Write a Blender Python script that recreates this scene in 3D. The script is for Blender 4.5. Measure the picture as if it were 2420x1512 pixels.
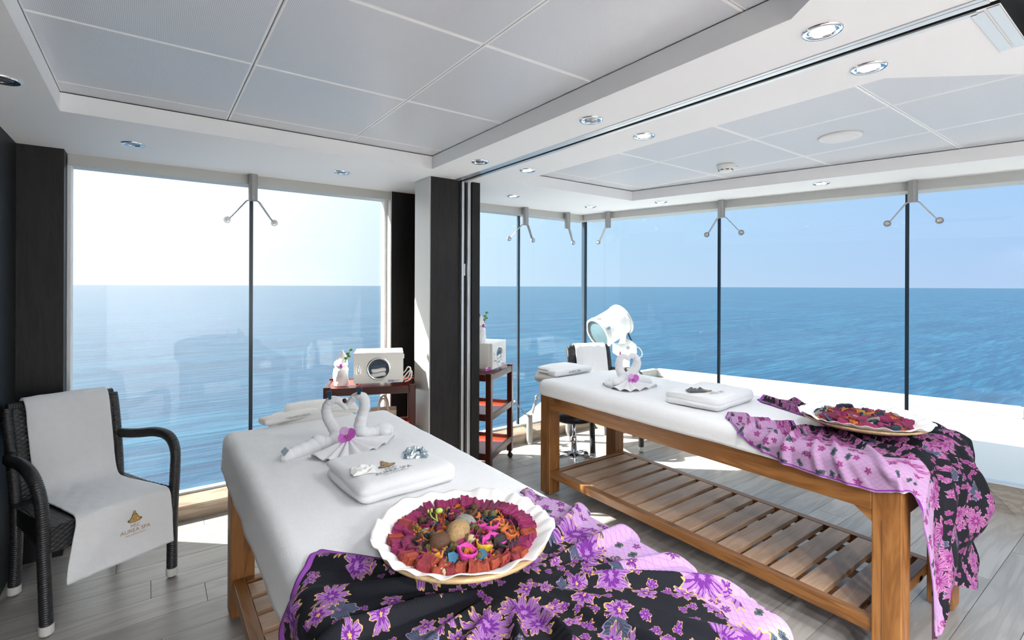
import bpy, bmesh, math, random
from mathutils import Vector, Matrix
from math import sin, cos, pi, radians as R, atan2, hypot

scene = bpy.context.scene
for o in list(bpy.data.objects):
    bpy.data.objects.remove(o)
C = scene.collection
random.seed(7)

# ------------------------------------------------------------------ camera
# room axes: X runs along the front windows, Y runs out towards them, camera above the origin
F, CX, CY, H, ROLL, AZ = 1177.0, 1210.0, 676.0, 1.40, 0.0038, R(36.0)
cam_d = bpy.data.cameras.new('camera'); cam = bpy.data.objects.new('camera', cam_d); C.objects.link(cam)
cam_d.sensor_width = 36.0; cam_d.lens = F / 2420 * 36.0
cam_d.shift_y = -(756 - CY) / 2420.0; cam_d.clip_start = 0.02; cam_d.clip_end = 60000
FW = Vector((sin(AZ), cos(AZ), 0)); RT = Vector((cos(AZ), -sin(AZ), 0)); UP = Vector((0, 0, 1))
r2 = RT * cos(ROLL) + UP * sin(ROLL); u2 = UP * cos(ROLL) - RT * sin(ROLL)
m = Matrix((r2, u2, -FW)).transposed().to_4x4(); m.translation = (0, 0, H)
cam.matrix_world = m
scene.camera = cam
scene.view_settings.view_transform = 'Standard'; scene.view_settings.look = 'None'
scene.view_settings.gamma = 1.0; scene.view_settings.use_curve_mapping = False
scene.view_settings.exposure = 0.92

# ------------------------------------------------------------------ sun and sky
SUN = Vector((-0.75, 0.66, 0)).normalized() * cos(R(40)) + UP * sin(R(40))
sd = bpy.data.lights.new('sun', 'SUN'); sd.energy = 15.0; sd.angle = R(0.55); sd.color = (1.0, 0.93, 0.83)
so = bpy.data.objects.new('sun', sd); C.objects.link(so)
so.rotation_euler = SUN.to_track_quat('Z', 'Y').to_euler(); so.location = SUN * 30
SKY_STRENGTH = 0.62
LAMP_W = 1.42

# ------------------------------------------------------------------ node helpers
class S:
    """a socket with arithmetic"""
    def __init__(s, nt, sock): s.nt, s.k = nt, sock
    def _m(s, op, *a, clamp=False):
        n = s.nt.nodes.new('ShaderNodeMath'); n.operation = op; n.use_clamp = clamp
        for i, v in enumerate((s,) + a):
            if isinstance(v, S): s.nt.links.new(v.k, n.inputs[i])
            else: n.inputs[i].default_value = v
        return S(s.nt, n.outputs[0])
    def __add__(s, o): return s._m('ADD', o)
    def __sub__(s, o): return s._m('SUBTRACT', o)
    def __mul__(s, o): return s._m('MULTIPLY', o)
    def __truediv__(s, o): return s._m('DIVIDE', o)
    def lt(s, o): return s._m('LESS_THAN', o)
    def gt(s, o): return s._m('GREATER_THAN', o)
    def abs(s): return s._m('ABSOLUTE')
    def fract(s): return s._m('FRACT')
    def sin(s): return s._m('SINE')
    def pow(s, o): return s._m('POWER', o)
    def max(s, o): return s._m('MAXIMUM', o)
    def min(s, o): return s._m('MINIMUM', o)
    def step(s, a, b):
        n = s.nt.nodes.new('ShaderNodeMapRange'); n.interpolation_type = 'SMOOTHSTEP'
        s.nt.links.new(s.k, n.inputs[0]); n.inputs[1].default_value = a; n.inputs[2].default_value = b
        return S(s.nt, n.outputs[0])

class NT:
    def __init__(s, name):
        s.m = bpy.data.materials.new(name); s.m.use_nodes = True; s.nt = s.m.node_tree
        s.b = s.nt.nodes['Principled BSDF']
    def new(s, t, **kw):
        n = s.nt.nodes.new(t)
        for k, v in kw.items():
            if k in n.inputs: n.inputs[k].default_value = v
            else: setattr(n, k, v)
        return n
    def link(s, a, b): s.nt.links.new(a.k if isinstance(a, S) else a, b)
    def coord(s, which='Object'): return s.new('ShaderNodeTexCoord').outputs[which]
    def xyz(s, v):
        n = s.new('ShaderNodeSeparateXYZ'); s.link(v, n.inputs[0]); return [S(s.nt, o) for o in n.outputs]
    def comb(s, x, y, z=0.0):
        n = s.new('ShaderNodeCombineXYZ')
        for i, v in enumerate((x, y, z)):
            if isinstance(v, S): s.link(v, n.inputs[i])
            else: n.inputs[i].default_value = v
        return n.outputs[0]
    def mapping(s, v, sc=(1, 1, 1), loc=(0, 0, 0), rot=(0, 0, 0)):
        n = s.new('ShaderNodeMapping'); s.link(v, n.inputs[0])
        n.inputs['Scale'].default_value = sc; n.inputs['Location'].default_value = loc; n.inputs['Rotation'].default_value = rot
        return n.outputs[0]
    def noise(s, v, scale=5, detail=3, rough=0.5, dist=0.0):
        n = s.new('ShaderNodeTexNoise', Scale=scale, Detail=detail, Roughness=rough, Distortion=dist)
        s.link(v, n.inputs['Vector']); return S(s.nt, n.outputs['Fac'])
    def ramp(s, fac, stops, interp='LINEAR'):
        n = s.new('ShaderNodeValToRGB'); n.color_ramp.interpolation = interp
        e = n.color_ramp.elements
        while len(e) < len(stops): e.new(0.5)
        for i, (p, c) in enumerate(stops):
            e[i].position = p; e[i].color = (*c, 1)
        s.link(fac, n.inputs[0]); return n.outputs[0]
    def mix(s, fac, a, b, mode='MIX'):
        n = s.new('ShaderNodeMix', data_type='RGBA', blend_type=mode)
        for v, i in ((fac, 0), (a, 6), (b, 7)):
            if isinstance(v, S) or hasattr(v, 'is_linked'): s.link(v, n.inputs[i])
            elif isinstance(v, (int, float)): n.inputs[i].default_value = v
            else: n.inputs[i].default_value = (*v, 1)
        return n.outputs[2]
    def bump(s, h, strength=0.3, dist=0.01):
        n = s.new('ShaderNodeBump', Strength=strength, Distance=dist)
        s.link(h, n.inputs['Height']); s.link(n.outputs[0], s.b.inputs['Normal'])
    def set(s, col=None, rough=None, metal=None, **kw):
        if col is not None:
            if hasattr(col, 'is_linked'): s.link(col, s.b.inputs['Base Color'])
            else: s.b.inputs['Base Color'].default_value = (*col, 1)
        if rough is not None:
            if isinstance(rough, S): s.link(rough, s.b.inputs['Roughness'])
            else: s.b.inputs['Roughness'].default_value = rough
        if metal is not None: s.b.inputs['Metallic'].default_value = metal
        for k, v in kw.items(): s.b.inputs[k.replace('_', ' ')].default_value = v
        return s.m

# world: bright round the sun, blue away from it, paler towards the horizon
w = bpy.data.worlds.new('sky'); scene.world = w; w.use_nodes = True
wt = NT.__new__(NT); wt.nt = w.node_tree
bgn = w.node_tree.nodes['Background']
gv = wt.new('ShaderNodeTexCoord').outputs['Generated']
dn = wt.new('ShaderNodeVectorMath', operation='DOT_PRODUCT'); wt.link(gv, dn.inputs[0]); dn.inputs[1].default_value = SUN
sdot = S(wt.nt, dn.outputs['Value'])
skyc = wt.ramp(sdot * 0.5 + 0.5, [(0.0, (0.20, 0.40, 0.78)), (0.28, (0.34, 0.56, 0.86)), (0.50, (0.43, 0.67, 0.90)), (0.60, (0.55, 0.77, 0.93)),
                                  (0.70, (0.82, 0.93, 1.0)), (0.80, (1.25, 1.28, 1.3)), (0.92, (2.0, 2.0, 1.95)), (1.0, (4.0, 3.9, 3.6))])
zz = wt.xyz(gv)[2]
hz = (zz.abs() * -7.0)._m('EXPONENT')
skyh = wt.ramp(sdot * 0.5 + 0.5, [(0.0, (0.42, 0.52, 0.72)), (0.3, (0.50, 0.62, 0.82)), (0.5, (0.58, 0.72, 0.84)), (0.65, (0.80, 0.89, 0.95)), (0.8, (1.2, 1.25, 1.25)), (1.0, (1.8, 1.8, 1.7))])
wt.link(wt.mix(hz * 0.75, skyc, skyh), bgn.inputs['Color'])
bgn.inputs['Strength'].default_value = SKY_STRENGTH

# ------------------------------------------------------------------ mesh helpers
class MB:
    def __init__(s): s.v, s.f, s.uv = [], [], None
    def add(s, vs, fs):
        o = len(s.v); s.v += [tuple(p) for p in vs]; s.f += [tuple(i + o for i in f) for f in fs]; return s
    def box(s, x0, x1, y0, y1, z0, z1, M=None):
        vs = [Vector((x, y, z)) for z in (z0, z1) for y in (y0, y1) for x in (x0, x1)]
        if M: vs = [M @ p for p in vs]
        return s.add(vs, [(0, 2, 3, 1), (4, 5, 7, 6), (0, 1, 5, 4), (2, 6, 7, 3), (0, 4, 6, 2), (1, 3, 7, 5)])
    def prism(s, poly, z0, z1, M=None):
        n = len(poly); vs = [Vector((x, y, z0)) for x, y in poly] + [Vector((x, y, z1)) for x, y in poly]
        if M: vs = [M @ p for p in vs]
        return s.add(vs, [tuple(range(n))[::-1], tuple(range(n, 2 * n))] + [(i, (i + 1) % n, n + (i + 1) % n, n + i) for i in range(n)])
    def grid(s, fn, nu, nv, closed_u=False):
        vs = [fn(i / nu, j / nv) for j in range(nv + 1) for i in range(nu + (0 if closed_u else 1))]
        w_ = nu if closed_u else nu + 1
        fs = []
        for j in range(nv):
            for i in range(nu):
                a, b = j * w_ + i, j * w_ + (i + 1) % w_
                fs.append((a, b, b + w_, a + w_))
        return s.add(vs, fs)
    def lathe(s, prof, n=24, M=None):
        def fn(u, v):
            k = min(int(round(v * (len(prof) - 1))), len(prof) - 1); r, z = prof[k]
            p = Vector((r * cos(2 * pi * u), r * sin(2 * pi * u), z)); return M @ p if M else p
        return s.grid(fn, n, len(prof) - 1, True)
    def tube(s, pts, rad, n=10, cap=True, flat=None, rings=None):
        """sweep a circle along pts; rad a number or one per point; flat = (normal, ratio) squashes the section"""
        P = [Vector(p) for p in pts]; K = len(P)
        rr = rad if isinstance(rad, (list, tuple)) else [rad] * K
        t0 = (P[1] - P[0]).normalized(); nrm = t0.orthogonal().normalized()
        if flat: nrm = (Vector(flat[0]) - t0 * t0.dot(Vector(flat[0]))).normalized()
        vs = []
        for i in range(K):
            t = (P[min(i + 1, K - 1)] - P[max(i - 1, 0)]).normalized()
            if flat: nrm = Vector(flat[0])
            nrm = (nrm - t * t.dot(nrm)).normalized(); b = t.cross(nrm)
            for k in range(n):
                a = 2 * pi * (k + .5) / n
                vs.append(P[i] + (nrm * cos(a) * (flat[1] if flat else 1) + b * sin(a)) * rr[i])
        fs = [(i * n + k, i * n + (k + 1) % n, (i + 1) * n + (k + 1) % n, (i + 1) * n + k) for i in range(K - 1) for k in range(n)]
        if cap: fs += [tuple(range(n))[::-1], tuple(range((K - 1) * n, K * n))]
        return s.add(vs, fs)
    def ball(s, c, r, n=12, m_=8, sc=(1, 1, 1), M=None):
        c = Vector(c)
        def fn(u, v):
            a, b = 2 * pi * u, -pi / 2 + pi * v * 0.9998 + 0.0001
            p = Vector((r * sc[0] * cos(a) * cos(b), r * sc[1] * sin(a) * cos(b), r * sc[2] * sin(b)))
            return c + (M @ p if M else p)
        return s.grid(fn, n, m_, True)
    def rbox(s, sx, sy, sz, r, n=10, fn=None, M=None, nz=None):
        """rounded box, n cells along the longer sides; fn bends each point"""
        hx, hy, hz_ = sx / 2 , sy / 2, sz / 2
        bmx = bmesh.new(); bmesh.ops.create_cube(bmx, size=2.0)
        bmesh.ops.subdivide_edges(bmx, edges=bmx.edges, cuts=n, use_grid_fill=True)
        vs = []
        for v in bmx.verts:
            q = v.co.copy()
            for i, h in enumerate((hx, hy, hz_)):
                rr = min(r, h * .98)          # crowd samples into the rounded rim
                t = q[i]; fr = max(0.0, 1 - rr / h)
                q[i] = h * (t / .7 * fr if abs(t) < .7 else math.copysign(fr + (abs(t) - .7) / .3 * (1 - fr), t))
            inner = Vector([max(-(h - min(r, h * .98)), min(h - min(r, h * .98), q[i])) for i, h in enumerate((hx, hy, hz_))])
            d = q - inner
            rv = Vector([min(r, h * .98) for h in (hx, hy, hz_)])
            if d.length > 1e-9:
                e = Vector([d[i] / rv[i] for i in range(3)])
                mx = max(abs(x) for x in e); e = e.normalized() * mx if mx > 0 else e
                q = inner + Vector([e[i] * rv[i] for i in range(3)])
            if fn: q = Vector(fn(q))
            vs.append(M @ q if M else q)
        fs = [tuple(l.vert.index for l in f.loops) for f in bmx.faces]
        bmx.free()
        return s.add(vs, fs)
    def build(s, name, mat, parent=None, smooth=False, bevel=0, loc=None, rz=0.0, solid=0, sub=0):
        me = bpy.data.meshes.new(name); me.from_pydata(s.v, [], s.f); me.update()
        bmx = bmesh.new(); bmx.from_mesh(me)
        if not solid: bmesh.ops.recalc_face_normals(bmx, faces=bmx.faces)
        bmx.to_mesh(me); bmx.free()
        if mat: me.materials.append(mat)
        o = bpy.data.objects.new(name, me); C.objects.link(o)
        if parent: o.parent = parent
        if loc is not None: o.location = loc
        o.rotation_euler.z = rz
        if smooth: me.shade_smooth()
        if solid:
            md = o.modifiers.new('thickness', 'SOLIDIFY'); md.thickness = solid; md.offset = 0
        if bevel:
            md = o.modifiers.new('bevel', 'BEVEL'); md.width = bevel; md.segments = 2; md.limit_method = 'ANGLE'; md.angle_limit = R(40)
        if sub:
            md = o.modifiers.new('subd', 'SUBSURF'); md.levels = sub; md.render_levels = sub
        return o

def spline(pts, n=6):
    """Catmull-Rom through tuples of any length"""
    out = []
    P = [pts[0]] + list(pts) + [pts[-1]]
    for i in range(1, len(P) - 2):
        for k in range(n):
            t = k / n
            out.append(tuple(0.5 * ((2 * b) + (-a + c) * t + (2 * a - 5 * b + 4 * c - d) * t * t + (-a + 3 * b - 3 * c + d) * t ** 3)
                             for a, b, c, d in zip(P[i - 1], P[i], P[i + 1], P[i + 2])))
    out.append(tuple(pts[-1])); return out

def tag(o, label, cat, group=None, kind=None):
    o['label'] = label
    if cat: o['category'] = cat
    if group: o['group'] = group
    if kind: o['kind'] = kind
    return o
def empty(name, loc=(0, 0, 0), rz=0.0):
    o = bpy.data.objects.new(name, None); C.objects.link(o); o.location = loc; o.rotation_euler.z = rz; o.empty_display_size = .05
    return o
def thing(name, label, cat, loc=(0, 0, 0), rz=0.0, group=None): return tag(empty(name, loc, rz), label, cat, group)
def struct(o, label=None):
    o['kind'] = 'structure'
    if label: o['label'] = label
    return o
def copy_tree(o, parent=None):
    c = o.copy(); C.objects.link(c); c.parent = parent
    for ch in o.children: copy_tree(ch, c)
    return c
def ray(px, py):
    u, v = px - CX, py - CY; c, s_ = cos(ROLL), sin(ROLL)
    u, v = u * c + v * s_, -u * s_ + v * c
    return FW + RT * (u / F) - UP * (v / F)
def Pz(px, py, z):
    d = ray(px, py); return Vector((0, 0, H)) + d * ((z - H) / d.z)
def Pd(px, py, dep): return Vector((0, 0, H)) + ray(px, py) * dep
def Py(px, py, y):
    d = ray(px, py); return Vector((0, 0, H)) + d * (y / d.y)
def nz(*a):
    """cheap smooth value noise -1..1"""
    x, y = a[0], a[1] if len(a) > 1 else 0.0
    return (sin(x * 1.7 + 1.3 * sin(y * 1.3 + .7)) + sin(y * 2.1 + 1.1 * sin(x * .9 + 2.1)) + sin((x + y) * 1.13 + 4.2)) / 3
def sm(a, b, x):
    t = max(0.0, min(1.0, (x - a) / (b - a))); return t * t * (3 - 2 * t)
def lerpt(tab, x):
    for (a, fa), (b, fb) in zip(tab, tab[1:]):
        if x <= b:
            t = 0 if b == a else max(0, (x - a) / (b - a)); return fa + (fb - fa) * t
    return tab[-1][1]

# ------------------------------------------------------------------ materials
M = {}
def simple(name, col, rough=.5, metal=0.0, **kw):
    t = NT(name); M[name] = t.set(col, rough, metal, **kw); return M[name]
simple('white_paint', (.78, .78, .78), .55)
simple('white_gloss', (.80, .80, .78), .25)
simple('white_enamel', (.82, .81, .76), .3)
simple('chrome', (.85, .86, .88), .08, 1.0)
simple('brushed_steel', (.52, .53, .54), .32, 1.0)
simple('pole_paint', (.34, .34, .335), .4, .4)
simple('aluminium', (.62, .64, .66), .35, .8)
simple('black_plastic', (.012, .012, .013), .45)
simple('black_leather', (.016, .017, .02), .4)
simple('joint', (.012, .03, .05), .3)
simple('beam_paint', (.50, .51, .49), .5)
simple('dark_slot', (.02, .021, .023), .5)
simple('cable', (.02, .05, .12), .4)
simple('lens', (.10, .16, .18), .08)
simple('white_plastic', (.78, .78, .76), .35)
simple('grey_tag', (.30, .36, .42), .6)
simple('gold_thread', (.50, .30, .08), .45)
simple('dark_thread', (.03, .022, .015), .6)
simple('bronze_thread', (.36, .22, .09), .5)
simple('grey_thread', (.16, .15, .13), .6)
simple('red_tray', (.24, .03, .012), .25)
simple('beige_rope', (.62, .52, .40), .7)
simple('kraft', (.55, .46, .34), .7)
simple('grey_tip', (.62, .61, .58), .5)
simple('green', (.10, .26, .04), .5)
simple('lime', (.42, .55, .10), .5)
simple('seat_blue', (.05, .08, .12), .7)
simple('blue_badge', (.10, .18, .45), .4)
simple('white_badge', (.70, .74, .80), .4)

def terry(name, col, amp=.5, scale=420):
    t = NT(name); co = t.coord()
    n = t.noise(co, scale, 2, .7); n2 = t.noise(t.mapping(co, (1, 1, 1)), 40, 3, .6)
    t.bump(n * .6 + n2 * .5, amp, .004)
    c = t.mix(n2, tuple(x * .94 for x in col), col)
    M[name] = t.set(c, .95, 0, Sheen_Weight=.25, Sheen_Roughness=.6); return M[name]
terry('terry_white', (.87, .877, .892), .75, 430)
terry('terry_cream', (.86, .84, .80))
t = NT('liner_cloth'); co = t.coord(); t.bump(t.noise(co, 700, 1), .15, .002)
M['liner_cloth'] = t.set((.86, .85, .84), .85)

def wood(name, c0, c1, c2, axis=0, scale=1.0, rough=.42, knots=True, spec=.5):
    t = NT(name); co = t.coord()
    oi = t.new('ShaderNodeObjectInfo'); rnd = S(t.nt, oi.outputs['Random'])
    x = t.xyz(co); off = rnd * 37.0
    long_, a, b = x[axis], x[(axis + 1) % 3], x[(axis + 2) % 3]
    v = t.comb((long_ * .9 * scale) + off, a * 9.0 * scale, b * 9.0 * scale)
    warp = t.noise(v, 1.6, 4, .55, .8)
    fine = t.noise(t.comb(long_ * 4 * scale + off, a * 160 * scale, b * 160 * scale), 1.0, 3, .6)
    rings = ((warp * 26.0) + off).sin() * .5 + .5
    col = t.ramp(rings * .38 + warp * .35 + fine * .32, [(.15, c0), (.5, c1), (.85, c2)])
    if knots:
        vo = t.new('ShaderNodeTexVoronoi', Scale=1.0, Randomness=1.0); t.link(t.comb(long_ * 3.4 * scale + off, a * 6 * scale, b * 6 * scale), vo.inputs['Vector'])
        k = S(t.nt, vo.outputs['Distance']).step(.22, .05)
        col = t.mix(k * .6, col, tuple(q * .35 for q in c0))
    hv = t.mix(rnd, (.82, .82, .82), (1.12, 1.12, 1.12))
    col = t.mix(1.0, col, hv, 'MULTIPLY')
    t.bump(fine, .12, .003)
    M[name] = t.set(col, (fine * .2) + (rough - .1), 0, Specular_IOR_Level=spec); return M[name]
for ax, nm in ((0, 'x'), (1, 'y'), (2, 'z')):
    wood('teak_' + nm, (.15, .055, .012), (.25, .10, .024), (.33, .145, .04), ax)
wood('teak_slat', (.33, .20, .115), (.40, .255, .155), (.48, .32, .21), 0, 1.0, .42, False, .4)
simple('mahogany', (.050, .012, .008), .3)
wood('plank_x', (.235, .215, .195), (.295, .275, .255), (.35, .33, .31), 0, .8, .34, False, .5)
wood('sill_wood', (.28, .21, .15), (.38, .30, .22), (.50, .42, .32), 0, 1.0, .4, False)
wood('sill_grey', (.16, .14, .12), (.24, .215, .19), (.32, .29, .26), 1, 1.5, .45, False)
wood('dark_panel', (.009, .0085, .0085), (.013, .0122, .0122), (.018, .017, .0168), 2, 2.2, .5, False, .3)
wood('bowl_wood', (.42, .27, .13), (.55, .38, .20), (.64, .47, .27), 0, 1.5, .4, False)

# perforated ceiling panels: tiny dark holes
t = NT('perforated'); x = t.xyz(t.coord())
fx = ((x[0] / .0046).fract() - .5).abs(); fy = ((x[1] / .0046).fract() - .5).abs()
hole = (fx * fx + fy * fy)._m('SQRT').lt(.27)
edge = x[2].gt(-1)
g_ = t.xyz(t.coord('Generated'))
rim = ((g_[0] - .5).abs().max((g_[1] - .5).abs())).gt(.487)
hole = hole * (rim * -1.0 + 1.0)
M['perforated'] = t.set(t.mix(rim, t.mix(hole, (.72, .74, .775), (.36, .37, .40)), (.88, .88, .88)), .36, .0)

# window glass: clear, thin, a faint reflection
t = NT('glass'); nt = t.nt; nt.nodes.remove(t.b)
tr = t.new('ShaderNodeBsdfTransparent'); tr.inputs[0].default_value = (.955, .975, .985, 1)
gl = t.new('ShaderNodeBsdfGlossy', Roughness=.0)
fr = t.new('ShaderNodeLayerWeight', Blend=.5); mx = t.new('ShaderNodeMixShader')
t.link(S(nt, fr.outputs['Facing']).pow(5.0) * .55 + .018, mx.inputs[0]); t.link(tr.outputs[0], mx.inputs[1]); t.link(gl.outputs[0], mx.inputs[2])
t.link(mx.outputs[0], nt.nodes['Material Output'].inputs[0]); M['glass'] = t.m
t = NT('clear_film'); nt = t.nt; nt.nodes.remove(t.b)
tr = t.new('ShaderNodeBsdfTransparent'); gl = t.new('ShaderNodeBsdfGlossy', Roughness=.15); mx = t.new('ShaderNodeMixShader')
mx.inputs[0].default_value = .28; tr.inputs[0].default_value = (.85, .92, .95, 1)
t.link(tr.outputs[0], mx.inputs[1]); t.link(gl.outputs[0], mx.inputs[2]); t.link(mx.outputs[0], nt.nodes['Material Output'].inputs[0]); M['clear_film'] = t.m
t = NT('lamp_glow'); t.set((1, 1, 1), .5); t.b.inputs['Emission Color'].default_value = (1, .98, .95, 1); t.b.inputs['Emission Strength'].default_value = 6.0; M['lamp_glow'] = t.m

# sea
t = NT('sea_water'); co = t.coord()
w1 = t.noise(t.mapping(co, (.055, .42, 1), rot=(0, 0, R(28))), 1.0, 6, .62, .6)
w2 = t.noise(t.mapping(co, (.007, .05, 1), rot=(0, 0, R(34))), 1.0, 5, .6, .4)
w3 = t.noise(t.mapping(co, (.9, 2.6, 1), rot=(0, 0, R(20))), 1.0, 3, .6)
t.bump(w1 * 1.0 + w2 * 2.2 + w3 * .12, 1.0, .55)
t.set(t.ramp(w1 * .62 + w2 * .38, [(.36, (.0009, .018, .046)), (.5, (.0020, .034, .076)), (.66, (.010, .068, .115))]), .30)
t.b.inputs['IOR'].default_value = 1.40
M['sea_water'] = t.m
t = NT('deck_paint'); co = t.coord(); n = t.noise(co, 60, 3); t.bump(n, .2, .003)
M['deck_paint'] = t.set(t.mix(n, (.50, .515, .525), (.56, .572, .58)), .6)
# ================================================================== the setting
ZC, ZP = 2.10, 2.18                       # soffit, panel height
YB, YG = 3.545, 3.635                     # head beam face, glass
P0 = Vector((3.425, 3.526, 0)); DW = Vector((.2554, -.9668, 0)); NW = Vector((.9668, .2554, 0))
def W(s, off, z=0.0): return P0 + DW * s + NW * off + UP * z
RWM = Matrix((DW, NW, UP)).transposed().to_4x4(); RWM.translation = P0     # local x along the right wall, y outwards

# floor: a dark bed with planks laid on it
fl = MB(); Wb = W(5.65, .16); Wa = W(-.02, .10)
fl.prism([(-.6, -2.6), (Wb.x, -2.6), (Wb.x, Wb.y), (Wa.x, 3.56), (-.6, 3.56)], -.06, -.004)
floor = struct(fl.build('floor', simple('joint_dark', (.07, .06, .05), .7)), 'grey-brown wood plank floor')
pw, meshes = .1665, {}
row = 0; y = 3.575
while y > -2.5:
    y1 = y; y0 = max(y - pw, -2.6)
    x = -.6 - random.random() * 1.2
    while x < 5.0:
        xe = x + 1.25; a, b = max(x, -.59), xe
        lim0 = 3.425 + (3.526 - y0) * .2642 + .15; lim1 = 3.425 + (3.526 - y1) * .2642 + .15
        if b > a + .02 and a < max(lim0, lim1):
            g = .0012
            p = [(a + g, y0 + g), (min(b, lim0) - g, y0 + g), (min(b, lim1) - g, y1 - g), (a + g, y1 - g)]
            if p[1][0] > a + .02 and p[2][0] > a + .02:
                MB().prism(p, -.012, 0).build('plank', M['plank_x'], floor)
        x = xe
    y = y0; row += 1

# left wall, dark end panel beside the window
struct(MB().box(-.64, -.54, -2.6, 3.75, 0, ZC + .1).build('wall_left', M['dark_panel']), 'dark wood-grain wall panel on the left')
struct(MB().box(-.54, -.362, 3.446, 3.70, 0, ZC).build('wall_front', M['dark_panel']), 'dark wood-grain end panel left of the window')
struct(MB().box(-.362, -.345, 3.56, 3.66, .1, 2.05).build('trim_1', M['white_paint'], bevel=.002), 'white window jamb strip')

struct(MB().box(-.64, 5.15, -2.70, -2.60, 0, ZC).build('wall_back_bounce', M['white_paint']), 'added white bounce wall behind the viewer')  # added out of view to bounce lamp light forward into the room
# column between the rooms: dark front, pale flank, folded door edges beside it
col = struct(MB().box(1.449, 1.645, 2.877, 3.10, 0, ZC).build('wall_column', M['dark_panel']), 'dark wood-grain column between the rooms')
simple('flank', (.50, .50, .49), .38, .1)
MB().box(1.441, 1.449, 2.881, 3.098, .0, ZC - .002).build('side_panel', M['flank'], col)
pil = struct(MB().box(1.452, 1.66, 3.52, 3.66, 0, ZC).build('wall_pilaster', M['dark_panel']), 'dark wood-grain pilaster at the right of the window')
MB().box(1.444, 1.452, 3.523, 3.655, 0, ZC - .002).build('side_panel', M['flank'], pil)
MB().box(1.425, 1.444, 3.60, 3.66, .14, 2.045).build('window_jamb', M['white_paint'], pil)
part = struct(MB().box(1.645, 1.755, 2.915, 3.66, 0, ZC).build('wall_partition', M['dark_panel']), 'dark pocket of the folding partition')
for a, b in ((1.682, 1.700), (1.728, 1.752)):
    MB().box(a, b, 2.886, 2.915, 0, ZC).build('edge_strip', M['aluminium'], part, bevel=.002)
MB().box(1.702, 1.722, 2.905, 2.915, 1.47, 1.55).build('latch_plate', M['chrome'], part, bevel=.001)
struct(MB().box(1.755, 1.815, 2.872, 3.66, 0, ZC).build('wall_return', M['dark_panel']), 'narrow dark return beside the partition')

# ceiling: soffit with two coffers and the partition track cut out of it
outer = [(-.54, -2.6), (W(6.33, 0).x, -2.6), (W(0, 0).x, W(0, 0).y + .02), (-.54, 3.56)]
coffL = [(-.297, 2.70), (1.366, 2.70), (1.352, .625), (1.05, .24), (0.0, .24), (-.297, .55)]
coffR = [(1.993, 2.718), (3.181, 2.716), (3.80, .245), (3.55, -.05), (2.75, -.05), (1.987, .617)]
slot = [(1.664, .286), (1.686, .286), (1.686, 2.915), (1.664, 2.915)]
pock = [(1.664, -.25), (2.0, -.25), (2.0, .286), (1.69, .286), (1.686, .286), (1.664, .286)]
slotp = [(1.664, -.25), (1.995, -.25), (1.995, .286), (1.686, .286), (1.686, 2.915), (1.664, 2.915)]
bm = bmesh.new()
for loop in (outer, coffL, coffR, slotp):
    vs = [bm.verts.new((x, y, ZC)) for x, y in loop]
    for i in range(len(vs)): bm.edges.new((vs[i], vs[(i + 1) % len(vs)]))
bmesh.ops.triangle_fill(bm, use_beauty=True, use_dissolve=False, edges=bm.edges)
me = bpy.data.meshes.new('ceiling'); bm.to_mesh(me); bm.free()
simple('soffit', (.88, .88, .88), .6)
me.materials.append(M['soffit']); ceil = bpy.data.objects.new('ceiling', me); C.objects.link(ceil)
struct(ceil, 'white ceiling soffit with two recessed coffers')
for loop in (coffL, coffR):
    mb = MB(); n = len(loop)
    mb.add([(x, y, ZC) for x, y in loop] + [(x, y, ZP - .004) for x, y in loop], [(i, (i + 1) % n, n + (i + 1) % n, n + i) for i in range(n)])
    mb.build('coffer_edge', M['soffit'], ceil)
mb = MB(); n = len(slotp)
mb.add([(x, y, ZC) for x, y in slotp] + [(x, y, ZC + .06) for x, y in slotp], [(i, (i + 1) % n, n + (i + 1) % n, n + i) for i in range(n)] + [tuple(range(n, 2 * n))])
mb.build('track_channel', M['dark_slot'], ceil)
for x0, x1, y0, y1 in ((1.618, 1.635, .30, 2.88), (1.637, 1.663, .30, 2.91), (1.687, 1.707, .33, 2.91), (1.69, 2.03, .288, .312), (1.70, 2.03, .318, .345), (1.997, 2.03, -.25, .287)):
    MB().box(x0, x1, y0, y1, ZC - .003, ZC + .002).build('track_rail', M['aluminium'], ceil, bevel=.001)
def panels(xs, ys):
    for a, b in zip(xs, xs[1:]):
        for c, d in zip(ys[1:], ys):
            g = .0016
            o = MB().box(-(b - a) / 2 + g, (b - a) / 2 - g, -(d - c) / 2 + g, (d - c) / 2 - g, 0, .012).build('ceiling_panel', M['perforated'], ceil, bevel=.0025, loc=((a + b) / 2, (c + d) / 2, ZP))
panels([-.30, .294, .873, 1.37], [2.706, 2.575, 1.962, 1.358, .755, .15])
panels([1.985, 2.573, 3.155, 3.85], [2.722, 2.59, 1.985, 1.38, .777, .17, -.10])
roof = MB().prism([(-.72, -2.7), (W(6.4, .16).x, -2.7), (W(-.1, .16).x, 3.68), (-.72, 3.68)], 2.195, 2.26)
roof.build('roof_slab', M['beam_paint'], ceil)
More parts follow.
